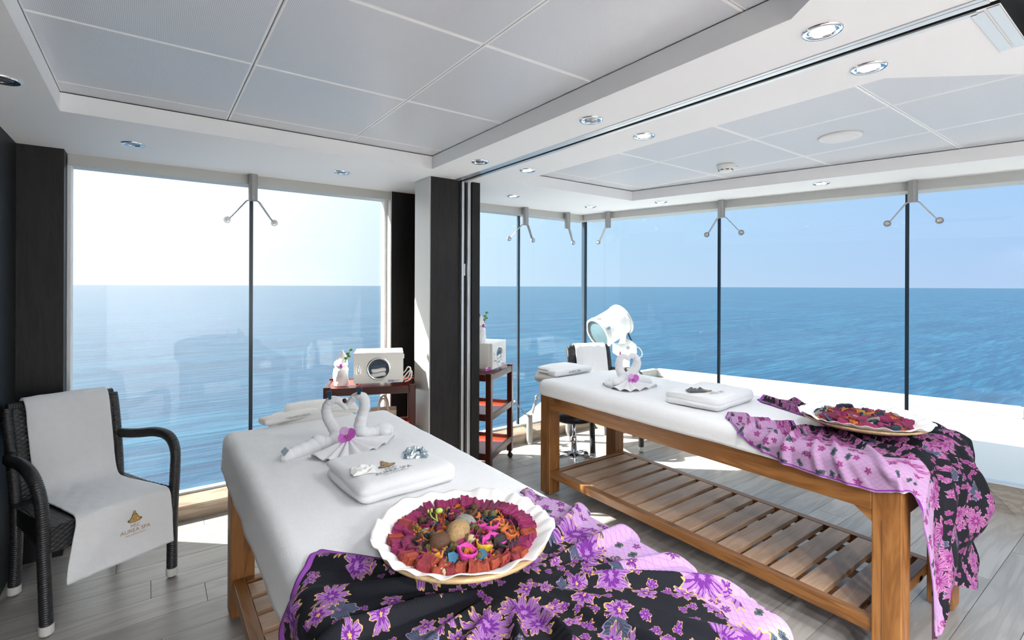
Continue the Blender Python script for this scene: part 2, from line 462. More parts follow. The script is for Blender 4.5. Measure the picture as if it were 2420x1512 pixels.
# head beams above the glass, sills under it
struct(MB().box(-.36, 3.50, YB, 3.67, 2.04, 2.195).build('trim_2', M['beam_paint'], bevel=.002), 'grey head beam above the front windows')
struct(MB().box(0, 6.35, .0, .17, 2.04, 2.195, RWM).build('trim_3', M['beam_paint'], bevel=.002), 'grey head beam above the right windows')
def sill_front(x0, x1, nm):
    prof = [(3.53, 0), (3.53, .078), (3.537, .086), (3.60, .128), (3.66, .135), (3.66, 0)]
    mb = MB(); n = len(prof)
    mb.add([(x0, y, z) for y, z in prof] + [(x1, y, z) for y, z in prof], [tuple(range(n)), tuple(range(n, 2 * n))] + [(i, (i + 1) % n, n + (i + 1) % n, n + i) for i in range(n)])
    o = struct(mb.build(nm, M['sill_wood']), 'sunlit wooden window sill along the front glass')
    MB().box(x0, x1, 3.612, 3.655, .130, .143).build('glass_channel', M['white_paint'], o)
sill_front(-.362, 1.45, 'trim_4'); sill_front(1.815, 3.52, 'trim_5')
rs = struct(MB().box(.0, 6.35, .135, .20, 0, .17, RWM).build('trim_6', M['joint_dark']), 'low grey wood upstand under the right windows')
x = .06
while x < 4.2:                                              # its boards are laid on the slant
    w_ = .155; sl = .15
    p = [(x, .0), (x + w_ - .002, .0), (x + w_ - .002 - sl, .168), (x - sl, .168)]
    p = [(max(0.02, a), b) for a, b in p]
    mb = MB(); n = 4
    mb.add([RWM @ Vector((a, .128, b)) for a, b in p] + [RWM @ Vector((a, .136, b)) for a, b in p], [(0, 1, 2, 3), (4, 5, 6, 7)] + [(i, (i + 1) % 4, 4 + (i + 1) % 4, 4 + i) for i in range(4)])
    mb.build('board', M['sill_grey'], rs); x += w_
MB().box(0, 6.35, .132, .185, .17, .183, RWM).build('glass_channel', M['aluminium'], rs)

# glass panes with dark joints
GL = []
def pane(n, MX, a, b, y, z0=.135, z1=2.06, label='clear window pane', jw=.011):
    o = struct(MB().box(a + .004, b - .004, y, y + .010, z0, z1, MX).build('window_%d' % n, M['glass']), label)
    GL.append(o); return o
I4 = Matrix.Identity(4)
def joint(o, MX, x, y, z0, z1, w_=.022): MB().box(x - w_ / 2, x + w_ / 2, y - .004, y + .016, z0, z1, MX).build('glass_joint', M['joint'], o)
w1 = pane(1, I4, -.355, .533, YG, label='clear pane of the front window, left of the dark joint')
w2 = pane(2, I4, .533, 1.44, YG, label='clear pane of the front window, beside the pilaster'); joint(w1, I4, .533, YG, .14, 2.05)
w3 = pane(3, I4, 1.815, 2.716, YG, label='clear pane behind the small dark trolley')
w4 = pane(4, I4, 2.716, 3.515, YG, label='clear pane at the front corner'); joint(w3, I4, 2.716, YG, .14, 2.05)
RG = .145
SA, SB, SC = 1.232, 2.475, 3.72
w5 = pane(5, RWM, -.06, SA, RG, .18, label='clear pane in front of the white searchlight')
w6 = pane(6, RWM, SA, SB, RG, .18, label='clear pane behind the right bed')
w7 = pane(7, RWM, SB, SC, RG, .18, label='clear pane at the right edge')
w8 = pane(8, RWM, SC, 6.3, RG, .18, label='clear pane beyond the right edge')
joint(w5, RWM, SA, RG, .18, 2.05); joint(w6, RWM, SB, RG, .18, 2.05); joint(w7, RWM, SC, RG, .18, 2.05)
c = W(-.075, .14); MB().box(c.x - .02, c.x + .016, c.y - .02, c.y + .02, .14, 2.05).build('corner_joint', M['joint'], w4)

# ------------------------------------------------------------------ outside: deck and sea
dk = [(2.2, 3.67), (2.55, 3.67), (3.158, 4.056), (3.80, 4.50), (5.95, 4.60), (7.02, 1.01), (8.1, -2.6), (5.0, -2.6), (4.6, -.3), (3.56, 3.67)]
simple('parapet_paint', (.34, .335, .30), .5)
deck = struct(MB().prism(dk, -.15, .10).build('deck', M['deck_paint']), 'bright white outside deck beyond the right windows')
def parapet(a, b, wd=.07, z0=.10, z1=.215):
    a, b = Vector((*a, 0)), Vector((*b, 0)); t_ = (b - a).normalized(); n_ = Vector((-t_.y, t_.x, 0)) * wd
    MB().prism([(p.x, p.y) for p in (a - n_ * .3, b - n_ * .3, b + n_, a + n_)], z0, z1).build('parapet', M['parapet_paint'], deck, bevel=.015)
parapet((3.80, 4.49), (5.92, 4.59)); parapet((5.93, 4.60), (7.02, 1.01)); parapet((7.02, 1.01), (8.1, -2.6))
sea = MB().add([(-60000, -20000, -30), (60000, -20000, -30), (60000, 60000, -30), (-60000, 60000, -30)], [(0, 1, 2, 3)]).build('sea', M['sea_water'])
tag(sea, 'blue rippled sea reaching to the horizon', 'sea', kind='stuff')

# ------------------------------------------------------------------ downlights, smoke detector, speaker
def downlight(x, y, lit, label, grp):
    t_ = thing('downlight', label, 'downlight', (x, y, ZC), 0, grp)
    MB().lathe([(.030, .0), (.031, -.004), (.046, -.006), (.050, -.003), (.050, .0)], 28).build('trim_ring', M['chrome'], t_, smooth=True)
    MB().lathe([(.0305, -.001), (.026, -.003), (.0, -.0035)], 24).build('lamp' , M['lamp_glow'] if lit else M['lens_off'], t_, smooth=True)
    if lit:
        ld = bpy.data.lights.new('downlight_beam', 'SPOT'); ld.energy = LAMP_W * lit; ld.spot_size = R(150); ld.spot_blend = .7; ld.shadow_soft_size = .08; ld.color = (.98, .99, 1.0)
        lo = bpy.data.objects.new('downlight_beam', ld); C.objects.link(lo); lo.parent = t_; lo.location = (0, 0, -.03)
simple('lens_off', (.30, .31, .33), .25, .6)
LEFT = 'unlit downlights of the left room'; RIGHT = 'lit downlights of the right room'
for x, y, l, lab in [(-.07, 3.113, 0, 'unlit chrome downlight above the wicker chair, left of the fitting'), (.957, 3.112, 0, 'unlit chrome downlight above the front window near the pilaster'),
                     (1.497, 1.499, 0, 'unlit chrome downlight halfway along the left side of the track'), (1.502, 2.376, 0, 'unlit chrome downlight closest to the column'),
                     (-.411, 2.401, 0, 'dark downlight cut by the left edge of the picture'), (1.483, .604, 14, 'large lit downlight on the left of the track'),
                     (1.847, .616, 4, 'large lit downlight on the right of the track'), (1.854, 1.513, 3, 'lit downlight halfway along the right side of the track'),
                     (1.841, 2.377, 3, 'small lit downlight on the right of the track by the partition'), (2.279, 3.125, 3, 'small lit downlight above the trolley in the right room'),
                     (3.119, 3.13, 3, 'small lit downlight near the corner of the glass'), (3.41, 2.606, 3, 'small lit downlight near the second window fitting on the right'),
                     (3.653, 1.49, 3, 'lit downlight over the right windows between two fittings'), (3.93, .40, 3, 'lit downlight over the right windows beyond the picture'),
                     (1.49, -1.20, 45, 'added fill downlight behind the viewer left of the track'), (1.85, -1.20, 16, 'added fill downlight behind the viewer right of the track'),  # downlights from here on are added fill, unseen behind the viewer
                     (.50, -1.30, 150, 'added fill downlight behind the viewer in the left room'), (-.30, -1.30, 210, 'added fill downlight behind the viewer by the left wall'),
                     (2.9, -1.20, 9, 'added fill downlight behind the viewer in the right room'), (.50, -2.10, 190, 'added fill downlight far behind the viewer in the left room'), (2.4, -2.10, 40, 'added fill downlight far behind the viewer in the right room')]:
    downlight(x, y, l, lab, RIGHT if l else LEFT)
d = thing('smoke_detector', 'white domed smoke detector on the ceiling panel of the right room', 'smoke detector', (2.975, 1.775, ZP))
MB().lathe([(0, 0), (.052, 0), (.054, -.008), (.052, -.016), (.0, -.016)], 28).build('base', M['white_plastic'], d, smooth=True)
MB().lathe([(.050, -.016), (.048, -.028), (.036, -.042), (.018, -.050), (0, -.051)], 28).build('dome', M['white_plastic'], d, smooth=True)
for k in range(8):
    a = k * pi / 4; MB().box(-.009, .009, -.001, .004, -.004, .004).build('vent_slot', M['dark_slot'], d, loc=(.043 * sin(a), -.043 * cos(a), -.033), rz=a)
MB().box(.02, .095, -.018, .018, -.012, 0).build('wiring_box', M['white_plastic'], d, bevel=.004, rz=R(-10))
s_ = thing('ceiling_speaker', 'flat round white loudspeaker grille on the ceiling panel', 'loudspeaker', (2.88, 1.087, ZP))
MB().lathe([(0, -.010), (.075, -.010), (.083, -.013), (.096, -.010), (.099, 0), (0, 0)], 40).build('frame', M['white_plastic'], s_, smooth=True)
MB().lathe([(0, -.0115), (.02, -.0125), (.045, -.0125), (.07, -.0120), (.074, -.0105)], 32).build('grille', M['white_paint'], s_, smooth=True)

# ------------------------------------------------------------------ steel glass fittings
def spider(label, base, MX, down, arms, L=.165, reach=.135, dz=.125, grp='steel spider fittings holding the glass'):
    """post plus bent flat arms to round discs on the glass; MX: local x along glass, y towards it"""
    t_ = thing('glass_fitting', label, 'glass fitting', base, 0, grp)
    R3 = MX.to_3x3().to_4x4(); s = -1 if down else 1
    gap = .085
    MB().lathe([(0, 0), (.027, 0), (.027, L * s), (0, L * s)], 20).build('post', M['pole_paint'], t_, smooth=False)
    if not down: MB().lathe([(0, 0), (.034, 0), (.034, .012), (.028, .014)], 20).build('foot_ring', M['pole_paint'], t_)
    for sx in arms:
        x1 = reach * sx
        pts = [Vector((-.02 * sx, 0, L * s)), Vector((.028 * sx, .006, L * s)), Vector((.036 * sx, .010, (L + .005) * s)), Vector((x1 * .82, gap * .62, (L + dz * .80) * s)), Vector((x1 * .9, gap * .7, (L + dz * .9) * s))]
        MB().tube([R3 @ p for p in pts], [.014, .014, .014, .012, .012], 8, flat=((R3 @ Vector((.4 * sx, 0, .9)))[:], .28)).build('arm', M['pole_paint'], t_)
        c = Vector((x1, gap * .72, (L + dz) * s))
        A = R3 @ Matrix.Translation(c) @ Matrix.Rotation(R(90), 4, 'X')
        ds = MB().lathe([(0, -.006), (.020, -.006), (.022, -.003), (.022, .004), (0, .004)], 22, A).build('disc', M['brushed_steel'], t_, smooth=False)
        MB().lathe([(0, .004), (.0115, .004), (.0115, .013), (.009, .015), (0, .015)], 16, A).build('bolt', M['chrome'], ds)
        MB().lathe([(0, -.006), (.008, -.006), (.008, -.024), (0, -.024)], 12, A).build('stud', M['brushed_steel'], ds)
    return t_
spider('steel fitting hanging above the front window of the left room', (.525, 3.515, ZC), I4, True, (-1, 1))
spider('steel fitting hanging in the right room nearest the partition', (2.70, 3.515, ZC), I4, True, (-1, 1), .155)
spider('single-armed steel fitting left of the glass corner', (3.20, 3.515, ZC), I4, True, (1,), .150)
def rw(s, off=-.03, z=0): return W(s, off, z)
spider('single-armed steel fitting right of the glass corner', rw(.28, -.03, ZC), RWM, True, (-1,), .150)
spider('steel fitting above the glass joint behind the right bed', rw(SA + .07, -.03, ZC), RWM, True, (-1, 1), .14)
spider('large steel fitting hanging near the right edge of the picture', rw(SB + .03, -.03, ZC), RWM, True, (-1, 1), .14)
spider('steel floor fitting with two arms beside the trolley in the right room', (2.735, 3.49, 0), I4, False, (-1, 1), .26)
spider('steel floor fitting behind the left bed', (.525, 3.49, 0), I4, False, (-1, 1), .24)
spider('single-armed steel floor fitting left of the glass corner', (3.20, 3.49, 0), I4, False, (1,), .26)
spider('single-armed steel floor fitting right of the glass corner', rw(.30, -.01, 0), RWM, False, (-1,), .26)
spider('steel floor fitting behind the right bed', rw(SA + .07, -.01, 0), RWM, False, (-1, 1), .26)
spider('steel floor fitting behind the draped end of the right bed', rw(SB + .03, -.01, 0), RWM, False, (-1, 1), .26)
# ================================================================== massage beds
def bed(label, x0, x1, y0, y1, zr=.675, slats=14):
    t_ = thing('massage_table', label, 'massage table', ((x0 + x1) / 2, (y0 + y1) / 2, 0), 0, 'teak massage tables')
    hx, hy = (x1 - x0) / 2, (y1 - y0) / 2; lw = .092
    for sx in (-1, 1):
        for sy in (-1, 1):
            cx, cy = sx * (hx - lw / 2), sy * (hy - lw / 2)
            lg = MB().box(cx - lw / 2, cx + lw / 2, cy - lw / 2, cy + lw / 2, .012, zr).build('leg', M['teak_z'], t_, bevel=.004)
            MB().box(cx - lw / 2 - .001, cx + lw / 2 + .001, cy + sy * -.014 - .001, cy + sy * -.014 + .001, .02, zr - .12).build('seam', M['joint_dark'], lg)
            MB().lathe([(0, 0), (.022, 0), (.022, .013), (0, .013)], 12, Matrix.Translation((cx, cy, 0))).build('glide', M['black_plastic'], lg)
    for sx in (-1, 1):
        a = sx * hx; b = a - sx * .032
        MB().box(min(a, b), max(a, b), -hy + lw, hy - lw, zr - .095, zr).build('side_rail', M['teak_y'], t_, bevel=.003)
        for sy in (-1, 1):                                            # little slanted brackets under the rail ends
            MB().prism([(0, 0), (.055, 0), (0, -.04)], 0, .026, Matrix.Translation((b if sx > 0 else a, sy * (hy - lw), zr - .095)) @ Matrix.Rotation(R(90), 4, 'Z') @ Matrix.Rotation(R(90), 4, 'X') @ Matrix.Scale(-sy, 4, (1, 0, 0))).build('bracket', M['teak_y'], t_)
    for sy in (-1, 1):
        a = sy * hy; b = a - sy * .032
        MB().box(-hx + lw, hx - lw, min(a, b), max(a, b), zr - .095, zr).build('end_rail', M['teak_x'], t_, bevel=.003)
    MB().box(-hx + .03, hx - .03, -hy + .03, hy - .03, zr - .03, zr - .002).build('top_board', M['teak_x'], t_)
    zs = .172; ix = hx - .010
    for sx in (-1, 1):
        MB().box(sx * ix - .022 - sx * .022, sx * ix + .022 - sx * .022, -hy + lw - .01, hy - lw + .01, zs - .048, zs).build('shelf_rail', M['teak_y'], t_, bevel=.003)
    for sy in (-1, 1):
        cy = sy * (hy - lw - .02)
        MB().box(-ix + .045, ix - .045, cy - .02, cy + .02, zs - .048, zs).build('shelf_end', M['teak_x'], t_, bevel=.003)
    MB().box(-.02, .02, -hy + lw, hy - lw, zs - .05, zs - .026).build('shelf_batten', M['teak_y'], t_)
    for q in (-.55, .55): MB().box(hx * q - .02, hx * q + .02, -hy + lw, hy - lw, zs - .05, zs - .026).build('shelf_batten', M['teak_y'], t_)
    ya, yb = -hy + lw + .045, hy - lw - .045; pit = (yb - ya) / slats
    sl = MB().box(-ix + .046, ix - .046, -pit / 2 + .0155, pit / 2 - .0155, zs - .025, zs - .001)
    first = None
    for k in range(slats):
        y = ya + pit * (k + .5)
        if first is None: first = sl.build('slat', M['teak_slat'], t_, bevel=.002, loc=(0, y, 0))
        else:
            o = first.copy(); C.objects.link(o); o.parent = t_; o.location = (0, y, 0)
    for zk in (.30, .37):                                             # dark wing bolts in the near legs
        MB().ball((hx - .15, -hy - .012, zk), .011, 10, 6, (1, .8, 1)).build('bolt', M['black_plastic'], t_, smooth=True)
    return t_
BL = (.272, .972, .47, 2.445); BR = (2.152, 2.882, .612, 2.625)
bed('teak massage table in front, beside the wicker chair', *BL)
bed('teak massage table with slatted shelf in the right room', *BR)

def drape(a, b, box, zt, r, flare=.02):
    """lay the point (a, b) of a cloth over a box top; what hangs past an edge bends down over radius r"""
    x0, x1, y0, y1 = box
    ex = a - x1 if a > x1 else (a - x0 if a < x0 else 0.0); ey = b - y1 if b > y1 else (b - y0 if b < y0 else 0.0)
    cx, cy = a - ex, b - ey; e = hypot(ex, ey)
    if e < 1e-9: return Vector((cx, cy, zt))
    ux, uy = ex / e, ey / e; q = r * pi / 2
    if e < q: out, dn = r * sin(e / r), r * (1 - cos(e / r))
    else: out, dn = r + flare * (e - q), r + (e - q)
    return Vector((cx + ux * out, cy + uy * out, zt - dn))

ZT = .765
def cover(name, label, bx, hem, rr):
    x0, x1, y0, y1 = bx; box = (x0 + rr - .018, x1 - rr + .018, y0 + rr - .018, y1 - rr + .018)
    q = rr * pi / 2
    def fn(u, v):
        ux, uy = u * 2 - 1, v * 2 - 1
        # parametrise so the hem follows its own wavy depth
        hx, hy = (box[1] - box[0]) / 2, (box[3] - box[2]) / 2
        def ax(t, h, drop):
            s = abs(t); k = .80
            return math.copysign(h * s / k if s < k else h + (s - k) / (1 - k) * drop, t)
        dl = hem(ux, uy)
        # round the hem off at the corners so it does not hang in points
        cr = max(0, (abs(ux) - .8) / .2) * max(0, (abs(uy) - .8) / .2)
        a = (box[0] + box[1]) / 2 + ax(ux, hx, dl * (1 - .3 * cr)); b = (box[2] + box[3]) / 2 + ax(uy, hy, dl * (1 - .3 * cr))
        p = drape(a, b, box, ZT, rr, .015)
        side = max(0, (max(abs(ux), abs(uy)) - .8) / .2)
        wob = nz(a * 9, b * 7) * .0022 + nz(a * 31 + b * 9, b * 23) * .0010
        p.z += wob * (1 - side)
        n_ = Vector((math.copysign(1, ux) if abs(ux) > .8 else 0, math.copysign(1, uy) if abs(uy) > .8 else 0, 0))
        p += n_ * side * (.004 * nz(b * 16 + a * 16, 1.7) + .003)
        return p
    o = MB().grid(fn, 90, 150).build(name, M['terry_white'], smooth=True, solid=.006)
    return tag(o, label, 'bed cover', 'white terry bed covers')
cover('bed_cover', 'white terry cover hanging over the sides of the front massage table', BL, lambda ux, uy: .175 + .012 * nz(uy * 6, ux * 4), .034)
cover('bed_cover', 'white terry cover tucked onto the massage table of the right room', BR, lambda ux, uy: .118 + .004 * nz(uy * 5, ux * 4), .045)

# ================================================================== batik cloths
def batik(name, outline, pink, side):
    t = NT(name); uvn = t.new('ShaderNodeUVMap', uv_map='UVMap'); uv = uvn.outputs[0]; V2 = t.xyz(t.new('ShaderNodeUVMap', uv_map='edge').outputs[0])[1]
    x = t.xyz(uv); U, V = x[0], x[1]
    nzv = t.noise(uv, 16, 4, .6); 
    wu = U + (nzv - .5) * .020; wv = V + (t.noise(t.mapping(uv, loc=(3, 5, 0)), 16, 4, .6) - .5) * .020
    def flowers(sc, petals, Rr, sharp, off, keep, line):
        P = t.comb(wu * sc + off, wv * sc + off * 1.7)
        vo = t.new('ShaderNodeTexVoronoi', voronoi_dimensions='2D', Scale=1.0, Randomness=.75); t.link(P, vo.inputs['Vector'])
        pos = t.xyz(vo.outputs['Position']); pp = t.xyz(P); c = t.new('ShaderNodeSeparateColor'); t.link(vo.outputs['Color'], c.inputs[0])
        rnd, rnd2 = S(t.nt, c.outputs[0]), S(t.nt, c.outputs[1])
        lx, ly = pp[0] - pos[0], pp[1] - pos[1]
        rad = (lx * lx + ly * ly)._m('SQRT'); ang = ly._m('ARCTAN2', lx) + rnd * 6.28
        lobe = (ang * (petals / 2.0)).sin().abs()
        jag = ((ang * (petals * 3.0)).sin() * .10) + 1.0
        shp = (lobe.pow(sharp) * .62 + .38) * (rnd2 * .45 + .70) * Rr * jag
        dens = t.noise(t.mapping(vo.outputs['Position'], (2.6 / sc,) * 3), 1.0, 1)
        d_ = rad / shp; on = (rnd + (dens - .5) * 1.6).gt(1 - keep)
        fill = d_.lt(1.0) * on; out = d_.gt(.915) * fill
        veins = (((ang * line) + (d_ * 3.0)).sin().gt(.62) * d_.gt(.25)) * fill
        core = d_.lt(.42) * fill; eye = d_.lt(.15) * fill
        return fill, out, veins, core, eye, rnd2
    big = flowers(10.4, 9, .50, .8, 0.0, .52, 45)
    mid = flowers(18.0, 5, .40, .9, 3.3, .42, 25)
    bud = flowers(36.0, 3, .42, .5, 8.1, .30, 9)
    lf = flowers(12.5, 4, .44, .6, 5.7, .30, 34)
    lil, pur, deep = (.29, .135, .355), (.115, .015, .18), (.0055, .0062, .0105)
    if pink: lil, pur = (.31, .115, .275), (.17, .018, .12)
    # dark ground
    vine = ((t.noise(t.mapping(uv, loc=(1, 2, 0)), 8, 1, .4) * 2.0).fract() - .5).abs().lt(.010)
    g = t.mix(vine * .8, deep, outline)
    def lay(base, F_, c_fill, c_out, c_vein, c_core, c_eye):
        b_ = t.mix(F_[0], base, c_fill); b_ = t.mix(F_[2], b_, c_vein); b_ = t.mix(F_[3], b_, c_core); b_ = t.mix(F_[4], b_, c_eye)
        return t.mix(F_[1], b_, c_out)
    g = lay(g, lf, (.035, .05, .08), (.24, .18, .30), (.10, .10, .18), (.05, .05, .09), (.15, .1, .2))
    g = lay(g, bud, pur, outline, lil, pur, lil)
    g = lay(g, mid, lil, outline, pur, pur, outline)
    g = lay(g, big, lil, outline, pur, pur, lil)
    # pale border
    net = t.new('ShaderNodeTexVoronoi', voronoi_dimensions='2D', feature='DISTANCE_TO_EDGE', Scale=80.0, Randomness=.15); t.link(t.mapping(uv, (1, .7, 1), rot=(0, 0, R(45))), net.inputs['Vector'])
    netm = S(t.nt, net.outputs['Distance']).lt(.05)
    pk = (.40, .255, .455) if not pink else (.37, .235, .375)
    bgc = t.mix(netm * .55, pk, (.30, .10, .36))
    vine2 = ((t.noise(t.mapping(uv, loc=(7, 4, 0)), 7, 1, .4) * 2.0).fract() - .5).abs().lt(.012)
    bgc = t.mix(vine2, bgc, (.40, .24, .25) if not pink else (.25, .05, .20))
    sm1 = flowers(23.0, 5, .36, .7, 11.0, .42, 9); sm2 = flowers(24.0, 2, .36, .6, 14.0, .45, 14)
    bgc = lay(bgc, sm2, (.03, .045, .06), outline, (.12, .16, .2), (.02, .03, .04), (.02, .03, .04))
    bgc = lay(bgc, sm1, pur, outline, lil, pur, outline)
    bw = U + (t.noise(t.comb(V * 9.0, U * 2.0), 1.0, 2) - .5) * .10      # distance from the bordered hem
    border = bw.lt(side)
    cfin = t.mix(border, g, bgc)
    big2 = flowers(8.5, 8, .50, .5, 21.0, .9, 24)                        # flowers along the seam of border and ground
    near = (bw - side).abs().lt(.055)
    cf = lay(cfin, big2, lil, outline, pur, pur, lil); cfin = t.mix(near * big2[0], cfin, cf)
    hem = U.lt(.010) * U.gt(.005)
    cfin = t.mix(hem, cfin, (.18, .02, .26))
    far = V2.lt(.022); cfin = t.mix(far * border.lt(.5), cfin, (.30, .08, .42)); cfin = t.mix(V2.lt(.006), cfin, (.22, .03, .32))
    t.bump(t.noise(uv, 900, 1), .08, .001)
    return t.set(cfin, .8, 0, Specular_IOR_Level=.25)
M['batik_gold'] = batik('batik_gold', (.52, .33, .10), False, .17)
M['batik_rose'] = batik('batik_rose', (.44, .20, .30), True, .19)

def cloth(name, label, mat, box, zt, rr, left, right, far, near, pinch, nfold, amp, flip, NU=150, NV=190, extra=None, ph=0.0):
    """a over X from left(b) to right(b); b from far(s) down to near(s) (past the near end it hangs)"""
    uvs = []
    def fn(u, v):
        b0, b1 = far(u), near(u); b = b0 + (b1 - b0) * v
        a0, a1 = left(b), right(b); a = a0 + (a1 - a0) * u
        dx, dy = a - pinch[0], b - pinch[1]; r_ = hypot(dx, dy); th = atan2(dy, dx)
        k = th * nfold / (2 * pi) * 2 * pi
        wv = sin(k + ph + 1.3 * nz(a * 5, b * 5)) * .6 + sin(k * 1.7 + 2 + nz(b * 4, a * 6)) * .4
        f = max(0, wv) ** 1.4 * amp * sm(.03, .22, r_) * (1 - .55 * sm(.35, .8, r_))
        p = drape(a, b, box, zt, rr, .03)
        x0, x1, y0, y1 = box
        ex = max(0, a - x1, x0 - a); ey = max(0, y0 - b, b - y1); e = hypot(ex, ey)
        up = 1 - sm(0, rr * 1.6, e)
        p.z += f * max(up, .25) + .0015 * nz(a * 22, b * 19)
        if e > 0:
            n_ = Vector((-1 if a < x0 else (1 if a > x1 else 0), -1 if b < y0 else (1 if b > y1 else 0), 0)).normalized()
            p += n_ * ((f * 1.2 + .006) * (1 - up))
        if extra: p = extra(p, a, b, ex, ey, u, v)
        uvs.append(((a1 - a) if flip else (a - a0), 1.6 - b, b0 - b))
        return p
    mb = MB().grid(fn, NU, NV)
    o = mb.build(name, mat, smooth=True, solid=.0022)
    me = o.data; ul = me.uv_layers.new(name='UVMap')
    u2_ = me.uv_layers.new(name='edge')
    for lp in me.loops:
        q_ = uvs[lp.vertex_index]; ul.data[lp.index].uv = q_[:2]; u2_.data[lp.index].uv = (q_[0], q_[2])
    return tag(o, label, 'cloth', 'batik cloths')
def rim_box(bx, rr, pad): return (bx[0] + rr - pad, bx[1] - rr + pad, bx[2] + rr - pad, bx[3] - rr + pad)
bxL = rim_box(BL, .036, .024)
farL = lambda u: lerpt([(0, 1.13), (.17, 1.135), (.27, 1.215), (.40, 1.08), (.52, .93), (.66, .95), (.80, 1.08), (.875, 1.20), (.93, 1.12), (1, 1.07)], u) + .008 * sin(u * 31)
cloth('batik_cloth', 'black and purple flowered batik cloth with gold outlines under the near bowl', M['batik_gold'], bxL, ZT + .007, .036,
      lambda b: .285 - .20 + .012 * sin(b * 14), lambda b: 1.02 + .014 * sin(b * 23) + .05 * sm(.9, .5, b), farL, lambda u: .30, (.63, .86), 17, .030, True, ph=.6)
bxR = rim_box(BR, .045, .024)
farR = lambda u: lerpt([(0, 1.33), (.10, 1.36), (.22, 1.27), (.36, 1.06), (.50, .98), (.60, 1.10), (.68, 1.40), (.74, 1.45), (.84, 1.43), (1, 1.33)], u) + .006 * sin(u * 41)
leftR = lambda b: lerpt([(-1, 2.165), (.50, 2.160), (.58, 2.07), (.68, 2.035), (.85, 2.035), (1.0, 2.045), (1.15, 2.085), (1.25, 2.16), (1.33, 2.235), (1.40, 2.28)], b)
nearR = lambda u: .60 - lerpt([(0, .58), (.12, .64), (.24, .64), (.28, .58), (.36, .50), (.6, .56), (.85, .62), (1, .58)], u)
def swag(p, a, b, ex, ey, u, v):
    if ey > .05:
        h = sm(.05, .30, ey)
        p.y -= .030 * h * (.5 + .5 * sin(u * 17 + ey * 3)) + .05 * h * sm(.35, .8, u) * sin(min(1, ey / .45) * pi)
        p.x += .02 * sm(.35, 1, u) * sin(min(1, ey / .5) * pi) + .06 * sm(.3, .0, u) * sm(.1, .55, ey)
        p.y -= .012 * sin(ey * 26 + u * 6) * h * sm(.2, .5, u)
    return p
cloth('batik_cloth', 'black and pink flowered batik cloth hanging over the end of the right bed', M['batik_rose'], bxR, ZT + .007, .045,
      leftR, lambda b: 2.905 + .03 * sm(.6, .3, b), farR, nearR, (2.52, 1.00), 26, .028, False, extra=swag, ph=1.1, NU=170, NV=230)
# ================================================================== wicker chairs
t = NT('wicker'); co = t.coord(); n = t.noise(co, 60, 2); M['wicker'] = t.set(t.mix(n, (.012, .013, .015), (.030, .031, .034)), .38)
def ridged(pts, rad, n=10, pitch=.009):
    """tube with wound ridges: resample evenly and alternate the radius"""
    P = [Vector(p) for p in spline(pts, 10)]; L = [0]
    for a, b in zip(P, P[1:]): L.append(L[-1] + (b - a).length)
    k = int(L[-1] / pitch * 3); out, rr = [], []
    j = 0
    for i in range(k + 1):
        s = L[-1] * i / k
        while j < len(L) - 2 and L[j + 1] < s: j += 1
        t_ = (s - L[j]) / max(1e-9, L[j + 1] - L[j]); out.append(P[j].lerp(P[j + 1], t_)); rr.append(rad * (1.0 + (.05 if i % 3 == 1 else (.0 if i % 3 == 2 else -.10))))
    return MB().tube(out, rr, n)
def weave(fn, wu, wv, nrm, cell=(.030, .0095)):
    """grid with basket-weave relief; fn(u, v) position, nrm push direction"""
    nu, nv = int(wu / cell[0] * 4), int(wv / cell[1] * 3)
    def g(u, v):
        cu, cv = u * wu / cell[0], v * wv / cell[1]
        h = .0022 * cos(pi * 2 * (cu + .5 * (int(cv) % 2))) - .0016 * (1 if abs(cv - int(cv)) < .2 else 0)
        return fn(u, v) + Vector(nrm) * h
    return MB().grid(g, nu, nv)
